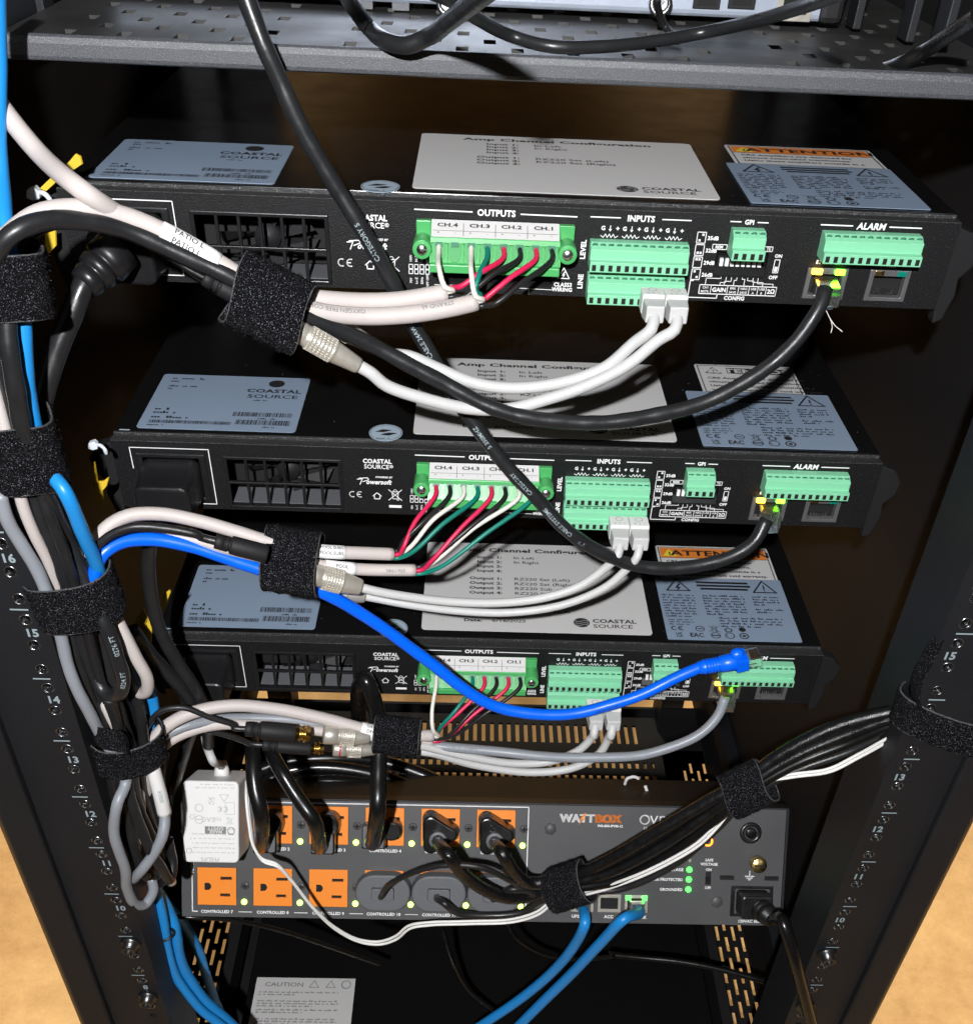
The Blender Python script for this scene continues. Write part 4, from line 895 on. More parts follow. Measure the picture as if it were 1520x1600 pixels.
audio('lower white audio lead sagging over the lowest white configuration sheet', (482,916), (570,932), 46, 15, [(640,945,52),(720,955,55),(800,957,57),(880,945,58),(945,918,58),(982,886,58)], 2, 1, dpx=13, prints=[((870,947), 'www.coastalsource.com', 1.3, 0, False)])
audio('upper white audio lead under the lowest amplifier, in front of the slotted base', (505,1148), (577,1152), 44, 15, [(660,1166,56),(720,1180,60),(800,1193,64),(860,1190,66),(905,1172,66),(930,1146,64)], 3, 0, dpx=13)
audio('lower white audio lead hanging lowest under the lowest amplifier', (520,1170), (585,1172), 54, 12, [(670,1176,60),(740,1195,64),(830,1207,66),(895,1200,67),(936,1178,67),(953,1148,65)], 3, 1, 'red', dpx=13)
def rca(label, thin, a, b, Y, rpx, dpx, gold=None):
    A, B = P(*a, Y), P(*b, Y+2); r = rpx*mmpx(A); D = (B-A).normalized()
    root = tag(empty('phono_lead', A), label, 'phono lead', 'thin black leads with round phono plugs')
    q = MB(); s_ = spline([P(*w) for w in thin]+[A-D*7, A+D*3], 2.2); q.tube(s_, dpx*mmpx(A)/2, 10); q.build('jacket', 'rubber', root, A)
    rca_body(root, A, A, B, r)
    if gold:
        G = P(*gold, Y+3); q = MB(); q.lathe(B-D*1, G, [(0, r*.62), (.3, r*.62), (.31, r*.86), (.42, r*.86), (.43, r*.66), (.6, r*.66), (.61, r*.92), (.72, r*.92), (.73, r*.8), (1, r*.8)], 22); q.build('gold_collar', 'gold', root, A)
rca('upper thin black phono lead going into the topmost strap', [(20,400,12),(60,356,16),(120,345,22),(190,362,30),(260,398,33)], (318,433), (405,480), 34, 15, 8)
rca('second thin black phono lead tucked behind the topmost strap', [(24,405,20),(66,362,24),(125,352,30),(200,372,36),(270,406,40)], (330,444), (412,488), 46, 13, 8)
rca('upper thin black phono lead with its plug entering the strap at the middle amplifier', [(120,945,14),(133,890,14),(160,845,13),(203,824,15),(262,826,18),(310,836,20)], (336,845), (418,866), 22, 15, 13)
rca('second thin black phono lead just above the royal blue cable', [(130,935,28),(148,884,30),(175,848,34),(225,828,38),(290,836,42)], (345,852), (425,874), 46, 13, 10)
rca('upper thin black phono lead with gold collar below the lowest amplifier', [(214,1175,24),(228,1140,28),(250,1112,32),(285,1106,34),(330,1122,36),(365,1134,38)], (383,1139), (462,1146), 38, 14.5, 9, (484,1148))
rca('lower thin black phono lead with gold collar below the lowest amplifier', [(220,1185,36),(240,1152,38),(275,1134,42),(325,1142,46),(370,1154,50)], (410,1164), (486,1170), 52, 11, 9, (506,1170))
# ------------------------------------------------------------------ network cables
root, s_, r, org = cable('network_cable', 'black network cable from the left bundle sagging to the lit port of the topmost amplifier', 'network cable', [(-20,418,-6),(18,366,-4),(70,344,4),(130,345,14),(200,361,24),(280,394,28),(350,428,30),(410,462,32),(470,489,36),(540,520,42),(600,548,46),(680,592,46),(760,633,44),(840,655,44),(930,660,46),(1040,646,50),(1120,620,54),(1190,580,58),(1248,528,62),(1280,480,66),(1288,452,72)], 25, 'jack', 'network cables', part='jacket', n=16)
rj45(root, org, AP(1, 151, 1, 33.5), AP(1, 151, -18, 36.5))
root, s_, r, org = cable('network_cable', 'long black network cable falling diagonally from the shelf to the middle amplifier', 'network cable', [(372,-40,64),(394,20,62),(408,60,60),(436,124,60),(470,196,60),(512,272,60),(560,348,60),(600,418,62),(640,497,64),(684,572,64),(728,646,62),(774,706,60),(824,764,58),(880,822,56),(930,860,56),(990,882,58),(1060,888,60),(1130,874,62),(1176,848,66),(1198,812,72)], 24, 'jack', 'network cables', part='jacket', n=16)
for at, tx in (((574,372), 'CATEGORY 5'), ((655,530), 'CABLE 24AWG'), ((752,680), '5 350MHZ'), ((812,750), 'CATEGORY'), ((868,812), 'CABLE SYSTEMS'), ((910,846), 'ICE')): write_on(s_, r, root, org, at, tx, 2.1, 'pale', .25, (-1, -1))
rj45(root, org, AP(2, 151, 1, 33.5), AP(2, 151, -18, 37))
root, s_, r, org = cable('network_cable', 'grey network cable curving up to the lowest amplifier', 'network cable', [(226,1205,30),(240,1164,34),(270,1142,38),(320,1128,46),(390,1122,56),(460,1126,60),(540,1146,60),(610,1160,60),(680,1166,60),(750,1172,60),(850,1182,58),(950,1184,58),(1030,1174,60),(1088,1150,64),(1122,1118,70),(1133,1090,75)], 16, 'grey', 'network cables', part='jacket', n=14)
for at, tx in (((318,1129), '24 AWG VERIFIED'), ((720,1170), 'CAT 5e  350MHZ')): write_on(s_, r, root, org, at, tx, 1.7, 'pdim', .1)
rj45(root, org, AP(3, 151, 1, 33.5), AP(3, 151, -18, 37))
bt, bb = P(1186,1024,66), P(1095,1043,62)
root, s_, r, org = cable('patch_cable', 'royal blue patch cable with an unplugged end in front of the lowest amplifier', 'patch cable', [(140,945,10),(148,898,12),(160,866,16),(188,848,22),(235,843,28),(300,853,32),(370,878,34),(430,897,35),(485,918,36),(540,944,40),(600,983,44),(660,1026,46),(720,1073,46),(772,1103,46),(830,1116,46),(900,1114,48),(980,1094,52),(1050,1062,58),(1098,1042,62)], 20, 'royal', 'network cables', part='jacket', n=16)
write_on(s_, r, root, org, (945,1104), 'CAT6 PATCH', 1.6, 'pblack', -.6)
q = MB(); D = (bt-bb).normalized(); A, B = bb-D*2, bb+(P(1152,1033,65)-bb)
q.lathe(A, B, [(0, r*1.05), (.12, r*1.2)]+[x for i in range(5) for x in ((.16+i*.075, r*1.35), (.2+i*.075, r*1.35), (.21+i*.075, r*1.15), (.235+i*.075, r*1.15))]+[(.56, r*1.45), (.98, r*1.6), (1, r*1.5)], 20); o = q.build('boot', 'royal', root, org)
q = MB(); obox(q, B-D*2, D, Vector((0, 0, 1)), 0, 7.5, 5.9, 4.3); c = B+Vector((-1, 0, 5.2)); q.lathe(c-D*4.5, c+D*4, [(0, .5), (.15, 3.0), (.5, 4.0), (.85, 3.2), (1, .5)], 16); q.build('latch_guard', 'royal', o, org, bevel=.5)
rj45(root, org, B+D*13.5, B+D*1)
# sky-blue network cables
cable('blue_cable', 'sky blue network cable running the length of the left bundle', 'network cable', [(-5,-30,50),(-4,120,46),(-1,260,36),(7,350,18),(20,410,10),(26,440,9),(33,490,6),(40,570,4),(49,645,6),(64,700,8),(80,740,3),(99,765,-3),(127,826,2),(150,882,12),(172,950,28),(203,1020,32),(230,1068,36),(240,1106,38),(236,1160,38),(228,1220,40),(234,1290,40),(241,1350,38),(247,1400,34),(257,1450,30),(264,1495,28),(280,1535,26),(312,1575,24),(360,1615,22)], 20, 'blue', 'network cables', n=16)
cable('blue_cable', 'second sky blue cable beside the tied one at the lower left', 'network cable', [(240,1385,44),(262,1425,42),(272,1450,38),(278,1490,36),(294,1530,34),(325,1570,32),(375,1615,30)], 20, 'blue', 'network cables', n=16)
cable('blue_cable', 'thin dim blue cable deepest in front of the left slots', 'network cable', [(262,1415,70),(285,1442,80),(304,1472,82),(318,1510,84),(334,1560,84),(358,1615,80)], 15, 'blue', 'network cables', n=14)
def wbcable(label, u, d, way, dpx):
    a = WW(u, d, 4); way2 = [P(*w) for w in way]; b = WW(u, d, 16)+Vector((0, 0, -2)); org = a
    root = tag(empty('blue_cable', org), label, 'network cable', 'network cables'); q = MB(); s_ = spline([b+WN*6, b]+way2, 2.4); q.tube(s_, dpx*mmpx(way2[0])/2, 16); q.build('jacket', 'blue', root, org)
    rj45(root, org, WW(u, d, -6), WW(u, d, 12), up=-WV)
wbcable('sky blue cable plugged in the port under the strap, left of its twin', 72.3, 72.2, [(914,1442,30),(897,1478,34),(862,1520,42),(812,1562,46),(738,1612,46)], 17)
wbcable('sky blue cable plugged in the green lit port of the power unit', 111.5, 72.2, [(975,1436,26),(940,1472,30),(893,1522,38),(850,1564,42),(800,1614,42)], 18)
q = MB(); c = P(257,1461,29); q.tube([c+Vector((6.2*math.cos(a/8*math.pi), 5.5*math.sin(a/8*math.pi), 1.6*math.cos(a/8*math.pi))) for a in range(17)], .9, 8); tag(q.build('zip_tie', 'black', None, c), 'black zip tie around the blue cable at the lower left', 'zip tie')
# ------------------------------------------------------------------ strands of the left bundle
LG = 'cables bundled along the left rail'
def strand(name, label, cat, way, dpx, mt, txt=(), n=14):
    o, s_, r, org = cable(name, label, cat, way, dpx, mt, LG, n=n)
    for at, tx, h, sd, fl in txt: write_on(s_, r, o, org, at, tx, h, 'pale', sd, fl or (1, 0))
strand('bundled_cable', 'black cable at the outer left of the bundle, thicker than its neighbours', 'cable', [(-26,380,0),(-14,460,2),(6,560,4),(20,640,4),(36,720,4),(60,800,4),(90,872,6),(112,940,8),(132,1020,10),(155,1090,12),(182,1160,14),(180,1220,14),(170,1260,16),(168,1300,20)], 23, 'jack')
strand('bundled_cable', 'black cable in the middle of the left bundle that turns back beside the white adapter', 'cable', [(6,420,2),(14,470,4),(28,570,2),(40,650,2),(54,730,2),(80,810,2),(106,880,4),(128,950,6),(150,1040,10),(172,1110,12),(206,1180,14),(212,1240,14),(232,1295,16),(252,1335,18),(262,1366,22),(246,1382,26),(222,1362,26),(203,1318,24),(192,1264,22),(190,1210,22)], 16, 'rubber')
strand('bundled_cable', 'narrow black cable next to the white strip in the left bundle', 'cable', [(0,430,10),(20,500,6),(36,600,4),(50,690,4),(66,760,4),(92,845,6),(120,925,8),(144,1000,12),(160,1070,16),(186,1130,18),(200,1170,20),(216,1230,24),(240,1290,26),(258,1340,30)], 14, 'rubber')
strand('bundled_cable', 'thick black cable with printed footage, folded back below the wide strap', 'cable', [(4,410,8),(10,490,-2),(20,580,-6),(38,680,-2),(68,760,2),(104,840,12),(134,910,10),(160,968,4),(182,1025,2),(193,1062,2),(183,1085,4),(163,1082,8),(150,1058,12),(142,1000,16),(132,940,20)], 25, 'jack', txt=[((176,1005), '0276 FT', 2.5, -.1, (-.1, -1)), ((193,1058), '0224 FT', 2.3, 0, (-.1, -1))])
strand('white_cable', 'pale cable showing as a tapering white strip through the left bundle', 'cable', [(-24,560,6),(-6,620,2),(10,680,0),(24,740,-2),(36,790,-2),(54,835,0),(76,878,4),(98,940,10),(126,1010,16),(150,1070,14),(170,1115,10),(190,1155,12),(208,1205,20),(212,1260,28),(210,1310,32)], 17, 'cream')
strand('white_cable', 'pale cable folded into a U below the wide strap', 'cable', [(150,905,20),(168,940,18),(191,985,16),(213,1028,16),(230,1060,18),(227,1082,22),(212,1080,26),(203,1060,30),(190,1020,32)], 20, 'cream')
strand('white_cable', 'pale cable hanging under the lowest left strap beside the adapter', 'cable', [(222,1175,22),(230,1215,26),(236,1260,34),(250,1300,38),(262,1340,40),(268,1380,44)], 16, 'cream')
strand('grey_cable', 'grey cable along the rail edge that ends in a U at the bottom', 'cable', [(0,770,-4),(12,812,-4),(34,852,-2),(62,898,0),(82,948,0),(94,992,0),(106,1036,0),(122,1080,0),(143,1120,2),(160,1152,6),(184,1192,8),(197,1222,6),(184,1254,-4),(178,1294,-6),(186,1330,-6),(196,1362,-4),(199,1388,0),(210,1413,4),(227,1414,10),(240,1392,16),(236,1370,20)], 18, 'grey')
strand('grey_cable', 'short grey cable curving below the printed flat lead', 'cable', [(248,1240,20),(257,1275,14),(253,1308,6),(238,1338,2),(221,1360,0),(207,1374,4)], 17, 'grey')
strand('flat_lead', 'pale grey flat lead with faint lettering left of the adapter', 'cable', [(236,1190,20),(243,1215,18),(251,1245,16),(257,1272,15)], 22, 'adapter', txt=[((248,1238), 'IKEEEEI', 2.0, 0, (.1, 1))])
for i, (lb, w) in enumerate((('black cable rearmost of the left bundle under the wide strap', [(120,900,30),(150,980,30),(180,1060,32),(205,1130,32),(222,1200,34),(236,1290,40),(250,1370,44)]), ('black cable between the U folds and the blue cable', [(132,900,34),(165,980,34),(200,1060,36),(220,1120,36),(232,1190,36),(250,1290,46),(262,1370,48)]), ('black cable that drops straight between the lowest left strap and the rail', [(170,1090,8),(186,1160,12),(176,1215,12),(196,1290,20),(206,1360,26)]))):
    strand('bundled_cable', lb, 'cable', w, 18, 'rubber')
for lb, w, d_, mt, kind in (
    ('black cable hugging the grey one down to the lowest left strap', [(60,800,10),(84,872,10),(104,950,8),(116,1010,8),(134,1070,8),(158,1125,10),(180,1180,12),(196,1260,12),(210,1330,10),(228,1372,8)], 19, 'rubber', 'bundled_cable'),
    ('black cable second from the grey one between the two lower straps', [(80,800,12),(102,880,14),(120,960,12),(134,1030,12),(154,1090,14),(176,1140,16),(196,1190,18),(206,1260,22),(220,1330,22),(240,1372,20)], 18, 'jack', 'bundled_cable'),
    ('black cable right of the pale strip between the two lower straps', [(110,850,20),(136,930,22),(158,1000,20),(176,1070,18),(192,1130,18),(214,1185,20),(226,1250,26),(246,1310,28),(264,1352,28)], 18, 'rubber', 'bundled_cable'),
    ('black cable nearest the blue one above the lowest left strap', [(118,830,22),(146,910,24),(176,990,24),(204,1060,24),(218,1110,24),(226,1170,24),(236,1230,30),(252,1300,32)], 18, 'rubber', 'bundled_cable'),
    ('black cable at the far left edge between the two upper straps', [(-14,420,8),(0,500,8),(16,590,8),(34,690,8),(58,770,8),(84,850,10)], 20, 'jack', 'bundled_cable'),
    ('pale cable below the lowest left strap, between the black ones', [(196,1170,26),(212,1215,24),(219,1260,20),(214,1300,18),(212,1340,20),(220,1376,26)], 17, 'cream', 'white_cable'),
    ('black cable sweeping in front of the blue one toward the adapter foot', [(196,1190,14),(206,1250,8),(226,1310,4),(250,1352,4),(266,1375,10),(270,1350,18),(262,1310,24)], 16, 'rubber', 'bundled_cable')):
    strand(kind, lb, 'cable', w, d_, mt)
# ------------------------------------------------------------------ straps
strap('small strap on the left bundle at the picture edge, topmost one', (14,436), (30,520), 12.5, 15, 13, 6, seed=2)
strap('second strap down the left bundle, beside the middle amplifier', (38,702), (66,790), 15.5, 15.5, 15, 8, seed=3)
strap('wide strap on the left bundle beside rail number 15', (117,925), (152,1010), 13, 21.5, 17, 13, seed=4)
strap('lowest strap on the left bundle beside rail number 13', (200,1165), (214,1235), 10.5, 20.5, 15, 20, seed=5, tail=[(138,1122,10),(150,1150,2),(190,1160,0),(203,1165,8),(198,1150,14)])
strap('large fuzzy strap round the cables at the topmost amplifier', (420,474), (520,524), 15, 16, 13, 36, seed=6, power=3.2)
strap('fuzzy strap round the cables at the middle amplifier', (455,877), (555,892), 13.5, 17, 12, 38, seed=7, power=3.2)
strap('fuzzy strap beside the DECK flag under the lowest amplifier', (620,1150), (700,1158), 13.5, 12, 11, 52, seed=8, power=3.0)
strap('strap holding the ribbed cords in front of the power unit ports', (888,1385), (960,1362), 13.5, 15, 12, 26, seed=9, tilt=(-3, 0))
strap('strap halfway along the ribbed cords, between power unit and right rail', (1168,1232), (1240,1196), 12.5, 14.5, 12, 22, seed=10)
strap('strap wrapped around the right rail below number 15', (1490,1126), (1477,1160), 10.5, 31, 11, -4, seed=11, power=3.4)
q = MB(); tp = spline([P(*w) for w in ((1436,1098,2),(1426,1082,-2),(1432,1050,-2),(1447,1018,2),(1462,990,8),(1466,960,20),(1455,930,34))], 2)
for a, b in zip(tp, tp[1:]):
    s1 = Vector((.8, -9, 1)); q.add([a, b, b+s1, a+s1], [(0, 1, 2, 3)])
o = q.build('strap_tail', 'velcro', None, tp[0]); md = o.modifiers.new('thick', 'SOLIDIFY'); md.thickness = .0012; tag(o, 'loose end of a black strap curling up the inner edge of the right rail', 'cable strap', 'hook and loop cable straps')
# ------------------------------------------------------------------ ribbed cords to the right rail
CG = 'black cords running to the right rail'
cen = [(835,1398,38),(888,1384,30),(958,1368,26),(1040,1326,24),(1110,1276,24),(1167,1232,24),(1235,1190,26),(1320,1154,26),(1410,1122,22),(1470,1116,18),(1540,1110,14)]
def offs(o): 
    k = [.55, .5, 1, 1.2, .9, .5, .7, .9, .5, .4, .4]; out = []
    for (x, y, Y), q_ in zip(cen, k): out.append((x+.45*o*q_, y+.9*o*q_, Y+(abs(o) % 3)*2-2))
    return out
def outlet_at(i, j): return COLS[i], ROWS[j]
def plug(kind, i, j, label, way, dpx, mt, ridge=0, nr=14, tailw=(), name='power_cable', n=14):
    u, d = outlet_at(i, j); org = WW(u, d); root = tag(empty(name, org), label, 'power cord', 'cords in the orange sockets')
    if kind == 'angled':
        q = MB(); Wprism(q, rounded(u-8, d-12, u+9, d+6, 7.5), .3, 15, .94); q.build('plug_body', 'gloss', root, org, bevel=1.2)
        q = MB(); Wb(q, u-9, u+7, 15.1, 25, d-1, d+14); q.build('plug_head', 'gloss', root, org, bevel=.8)
        q = MB(); Wprism(q, rounded(u-8.4, d-.2, u+6.2, d+13, 1.6), 25.05, 25.6, .97); q.build('plug_face', 'pill', root, org)
        q = MB(); q.lathe(WW(u-2, d+6.5, 25.6), WW(u-2, d+6.5, 29), [(0, 5.6), (.6, 5.2), (1, 4.8)], 20); q.build('strain_relief', 'pill', root, org); st = WW(u-2, d+6.5, 28)
    elif kind == 'side':
        q = MB(); Wprism(q, rounded(u-2, d-7, u+13, d+7, 6.8), .3, 14, .95); q.build('plug_body', 'gloss', root, org, bevel=1.2)
        q = MB(); Wb(q, u-14, u+2, 14.1, 23, d-7, d+10); q.build('plug_head', 'gloss', root, org, bevel=.8)
        q = MB(); Wprism(q, rounded(u-13.4, d-6.4, u+1.4, d+9.2, 1.6), 23.05, 23.6, .97); q.build('plug_face', 'pill', root, org); st = WW(u-6, d+4, 23)
        q = MB(); q.lathe(WW(u-6, d+4, 23.6), WW(u-6, d+4, 27), [(0, 6), (.6, 5.4), (1, 5)], 20); q.build('strain_relief', 'pill', root, org)
    elif kind == 'triangle':
        pts = [(u-13, d-9)]+[(u-13+3*math.cos(math.radians(a)), d-9+3*math.sin(math.radians(a))-0) for a in ()]
        pr_ = []
        for cu, cd_, a0, a1, r_ in ((u-7, d-7.5, 180, 300, 6), (u+8.5, d+1, 300, 430, 5.2), (u-6.5, d+10, 70, 180, 6)):
            for k in range(7): a_ = math.radians(a0+(a1-a0)*k/6); pr_.append((cu+r_*math.cos(a_), cd_+r_*math.sin(a_)))
        q = MB(); Wprism(q, pr_, .3, 17, .9); q.build('plug_body', 'gloss', root, org, bevel=1.5, seg=3)
        q = MB(); q.lathe(WW(u-1.2, d+4, 17), WW(u-1.2, d+4, 20), [(0, 6.4), (.9, 6.2), (1, 5.8)], 24); q.build('strain_ring', 'pill', root, org); st = WW(u-1.2, d+4, 19)
    else:
        q = MB(); Wprism(q, rounded(u-20.3, d-14, u+20.3, d+14, 13.8, 10), .3, 10, .95); q.build('plug_body', 'pill', root, org, bevel=1.3, seg=3)
        q = MB(); Wprism(q, rounded(u-8.2, d-4.6, u+8.2, d+4.6, 1.6), 9.6, 13, .95); q.build('cable_boss', 'pill', root, org, bevel=.4); st = WW(u-1, d+1, 12)
    nrm = -WN; p = [st-nrm*2, st+nrm*(6 if kind != 'flat' else 3)]+[P(*w) for w in way]+[P(*w) for w in tailw]
    q = MB(); s_ = spline(p, 2.4); q.tube(s_, dpx*mmpx(st)/2, 26 if ridge else n, ridge=ridge, nr=nr); q.build('cord', mt, root, org)
plug('angled', 1, 0, 'black cord in the top row socket touching the white adapter', [(408,1274,34),(398,1228,44),(395,1182,60),(392,1140,90),(388,1110,130)], 23, 'gloss')
plug('angled', 2, 0, 'black cord slanting from the third socket of the top row', [(490,1282,34),(462,1242,44),(436,1200,56),(420,1165,76),(408,1130,110),(400,1108,140)], 22, 'gloss')
plug('side', 3, 0, 'upright black cord from the fourth top socket, looping behind the fuzzy strap', [(590,1262,36),(591,1215,50),(592,1165,66),(590,1120,74),(580,1082,74),(571,1062,76),(562,1072,84),(560,1105,104),(562,1150,130)], 24, 'gloss')
o1, o2, o3, o4, o5 = offs(-24), offs(-11), offs(1), offs(13), offs(24)
plug('triangle', 4, 0, 'ribbed cord with triangular plug in the fifth top socket, left of its twin', [(700,1336,20),(724,1366,22),(760,1392,26),(800,1404,32)], 19, 'braid', ridge=.05, tailw=o3)
plug('triangle', 5, 0, 'ribbed cord with triangular plug in the last top socket, next to the lettering', [(785,1334,20),(804,1364,22),(828,1380,28)], 19, 'braid', ridge=.05, tailw=o1[1:])
plug('flat', 3, 1, 'leftmost grey oval plug, its thin cord arching up to the right', [(610,1381,28),(650,1362,24),(700,1352,20),(752,1356,18),(800,1378,22)], 9, 'rubber', tailw=o2[0:])
plug('flat', 4, 1, 'middle grey oval plug, its thin cord sagging below', [(694,1412,32),(716,1427,34),(760,1431,36),(815,1426,36)], 11, 'rubber', tailw=o5)
plug('flat', 5, 1, 'grey oval plug at the bottom right socket, mostly hidden by ribbed cords', [(800,1390,30),(830,1394,34)], 10, 'rubber', tailw=o4)
cable('ribbed_cable', 'extra ribbed black cord along the top of the cords towards the right rail', 'cord', offs(-17)[1:], 17, 'braid', CG, n=26, ridge=.05, nr=14)
cable('ribbed_cable', 'extra ribbed black cord in the middle of the cords towards the right rail', 'cord', [(x, y, Y-7) for x, y, Y in offs(-5)[1:]], 17, 'braid', CG, n=26, ridge=.05, nr=14)
cable('smooth_cable', 'smooth black cord along the lower side of the cords to the right rail', 'cord', [(x, y, Y-6) for x, y, Y in offs(10)[1:]], 18, 'gloss', CG)
# white twin flex
tw = [(386,1222,58),(386,1250,44),(390,1290,34),(396,1322,28),(410,1344,24),(432,1352,22),(455,1376,24),(490,1420,26),(525,1452,28),(560,1470,28),(592,1474,28),(618,1466,28),(640,1449,28),(670,1444,28),(730,1442,28),(800,1439,28),(840,1427,28),(870,1404,30),(905,1398,24),(945,1388,19),(1000,1368,15),(1050,1344,14),(1092,1318,14),(1122,1288,16),(1150,1252,20),(1190,1222,22),(1240,1212,20),(1295,1204,18),(1340,1182,18),(1380,1160,14),(1415,1140,10),(1450,1124,8)]
root = tag(empty('twin_flex', P(592,1474,28)), 'thin white twin flex drooping below the power unit and joining the black cords', 'cord'); og = P(592,1474,28)
for s1 in (-1, 1):
    q = MB(); q.tube(spline([P(x+s1*1.2, y+s1*2.2, Y) for x, y, Y in tw], 2), .95, 10); q.build('flex_core', 'flex', root, og)
# power adapter, upside-down lettering
root = tag(empty('power_adapter', WW(COLS[0], 18)), 'white power adapter with small upside down print in the upper left socket', 'power adapter'); og = WW(COLS[0], 18)
F_ = 38; c = [WL(px, py, F_) for px, py in ((292,1219), (376,1221), (371,1350), (277,1349))]
u0 = (c[0][0]+c[3][0])/2; u1 = (c[1][0]+c[2][0])/2; d0 = (c[0][1]+c[1][1])/2; d1 = (c[2][1]+c[3][1])/2
q = MB(); Wprism(q, rounded(u0, d0, u1, d1, 3.5), 4, F_, .985); q.build('adapter_body', 'adapter', root, og, bevel=1.2)
q = MB(); Wprism(q, rounded(u0+4, d0+14, u1-4, d1-6, 4), .5, 3.9); q.build('adapter_plug', 'adapter', root, og)
uc, dc, aw, ah = (u0+u1)/2, (d0+d1)/2, u1-u0, d1-d0
pr = Print(lambda a, d: tuple(WW(uc-a, dc-d, F_+.12)))        # turned half way round
pr.words(-aw*.42, ah*.40, aw*.8, 2, 2.2, 1.2); pr.words(-aw*.42, -ah*.38, aw*.84, 6, 3.2, 1.2)
pr.ce(-aw*.2, ah*.16, 3.2, .5); pr.ring(aw*.2, ah*.17, 2.6, .45); pr.ring(aw*.2, ah*.03, 2.7, .45); pr.fill(aw*.14, ah*.025, aw*.26, ah*.037); pr.t('EAC', aw*.04, ah*.03, 3.4); pr.t('UK', -.5, ah*.28, 2.2, bold=True); pr.t('CA', -.5, ah*.23, 2.2, bold=True); pr.bin(-aw*.34, ah*.02, 3); pr.tri(-aw*.24, ah*.3, 3, .5); pr.house(aw*.32, ah*.06, 3, .4); pr.rect(-aw*.42, ah*.1, -aw*.26, ah*.24, .4); pr.t('PSE', -aw*.13, ah*.04, 2.2); pr.ring(-aw*.36, -ah*.1, 2.3, .8); pr.ring(aw*.38, -ah*.35, 1.8, .4)
pr.t('PHILIPS', .5, -ah*.45, 2.6, bold=True); pr.build('adapter_print', 'adgrey', root, og)
pr = Print(lambda a, d: tuple(WW(uc-a, dc-d, F_+.14))); pr.fill(-aw*.27, -ah*.14, aw*.1, -ah*.05); pr.build('safety_mark', 'pdim', root, og)
pr = Print(lambda a, d: tuple(WW(uc-a, dc-d, F_+.2))); pr.t('SAFETY', -aw*.085, -ah*.075, 2.2, bold=True); pr.t('MARK', -aw*.085, -ah*.115, 2.2, bold=True); pr.build('safety_lettering', 'paper', root, og)
t0 = WW(uc+3, d0, 18); cord(root, 'adapter_cord', [t0+WV*3, t0-WV*4, P(331,1186,58), P(322,1160,72), P(318,1130,95)], 5.5, 'adgrey', og)
q = MB(); q.lathe(t0+WV*.5, t0-WV*9, [(0, 5.4), (.4, 5), (1, 3.1)], 18); q.build('strain_relief', 'adapter', root, og)
# ------------------------------------------------------------------ mains leads of the amplifiers and of the power unit
def block(k, x0, x1, v0, v1, y, root, og):
    q = MB(); pts = rounded(x0, v0, x1, v1, 4.5); n = len(pts); cx_, cv = (x0+x1)/2, (v0+v1)/2
    lo = [AP(k, a, -.2, v) for a, v in pts]; hi = [AP(k, cx_+(a-cx_)*.9, -y, cv+(v-cv)*.86+1.5) for a, v in pts]
    q.add(lo+hi, [tuple(range(n)), tuple(range(2*n-1, n-1, -1))]+[(i, i+n, (i+1) % n+n, (i+1) % n) for i in range(n)]); q.build('plug_body', 'black', root, og, bevel=1.6, seg=3)
og = AP(1, -174, 0, 24); root = tag(empty('mains_lead', og), 'thick black mains lead angled down from the topmost amplifier to the left bundle', 'mains lead', 'mains leads of the amplifiers')
block(1, -190, -158.5, 12, 38, 22, root, og)
A = P(186,388,62); B = P(130,446,46); q = MB(); q.lathe(A, B, [(0, 9.5), (.3, 10), (.42, 9.6), (.43, 8.2), (.5, 8.2), (.51, 9.0), (.68, 8.4), (.69, 7.2), (.76, 7.2), (.77, 7.6), (1, 6.6)], 24); q.build('strain_relief', 'black', root, og)
cord(root, 'cord', [B+(A-B)*.2, B, P(112,492,40), P(90,545,34), P(70,610,28), P(60,670,24), P(66,730,24), P(84,800,26), P(108,870,28)], 9.4, 'rubber', og, n=18)
for k, lb, way in ((2, 'black mains lead dropping from the middle amplifier beside a yellow tag', [(240,828,44),(232,872,46),(236,930,46),(250,985,46),(278,1036,46),(306,1078,46),(322,1120,52),(326,1165,64)]), (3, 'black mains lead dropping from the lowest amplifier behind the adapter', [(316,1096,60),(300,1140,66),(284,1190,72),(269,1236,72),(260,1258,66),(252,1248,66),(251,1215,70),(257,1170,74)])):
    og = AP(k, -174, 0, 24); root = tag(empty('mains_lead', og), lb, 'mains lead', 'mains leads of the amplifiers'); block(k, -189.5, -159, 12.5, 37.5, 27, root, og)
    cord(root, 'cord', [AP(k, -174, -14, 34), AP(k, -175, -17, 42)]+[P(*w) for w in way], 7.4, 'rubber', og, n=18)
cable('bundled_cable', 'black cable crossing from the left bundle behind the yellow tag to the lowest amplifier', 'cable', [(205,985,40),(232,1018,44),(262,1052,48),(295,1090,52),(316,1130,60)], 22, 'rubber', LG)
og = WW(195, 68, 6); root = tag(empty('mains_lead', og), 'thick black mains lead of the grey power unit at lower right', 'mains lead')
q = MB(); Wprism(q, rounded(184, 60, 207, 77.5, 2.5), -1, 16, .97); q.build('plug_body', 'black', root, og, bevel=1.2)
a = WW(199, 70, 16); q = MB(); q.lathe(a+WN*1, WW(202, 72, 30), [(0, 8), (.3, 8), (.31, 6.8), (.5, 6.8), (.51, 7.4), (.7, 7), (.71, 6.2), (1, 5.6)], 22); q.build('strain_relief', 'black', root, og)
cord(root, 'cord', [a, WW(202, 72, 28), P(1222,1440,6), P(1238,1488,-6), P(1252,1540,-10), P(1272,1615,-12)], 8.4, 'gloss', og, n=18)
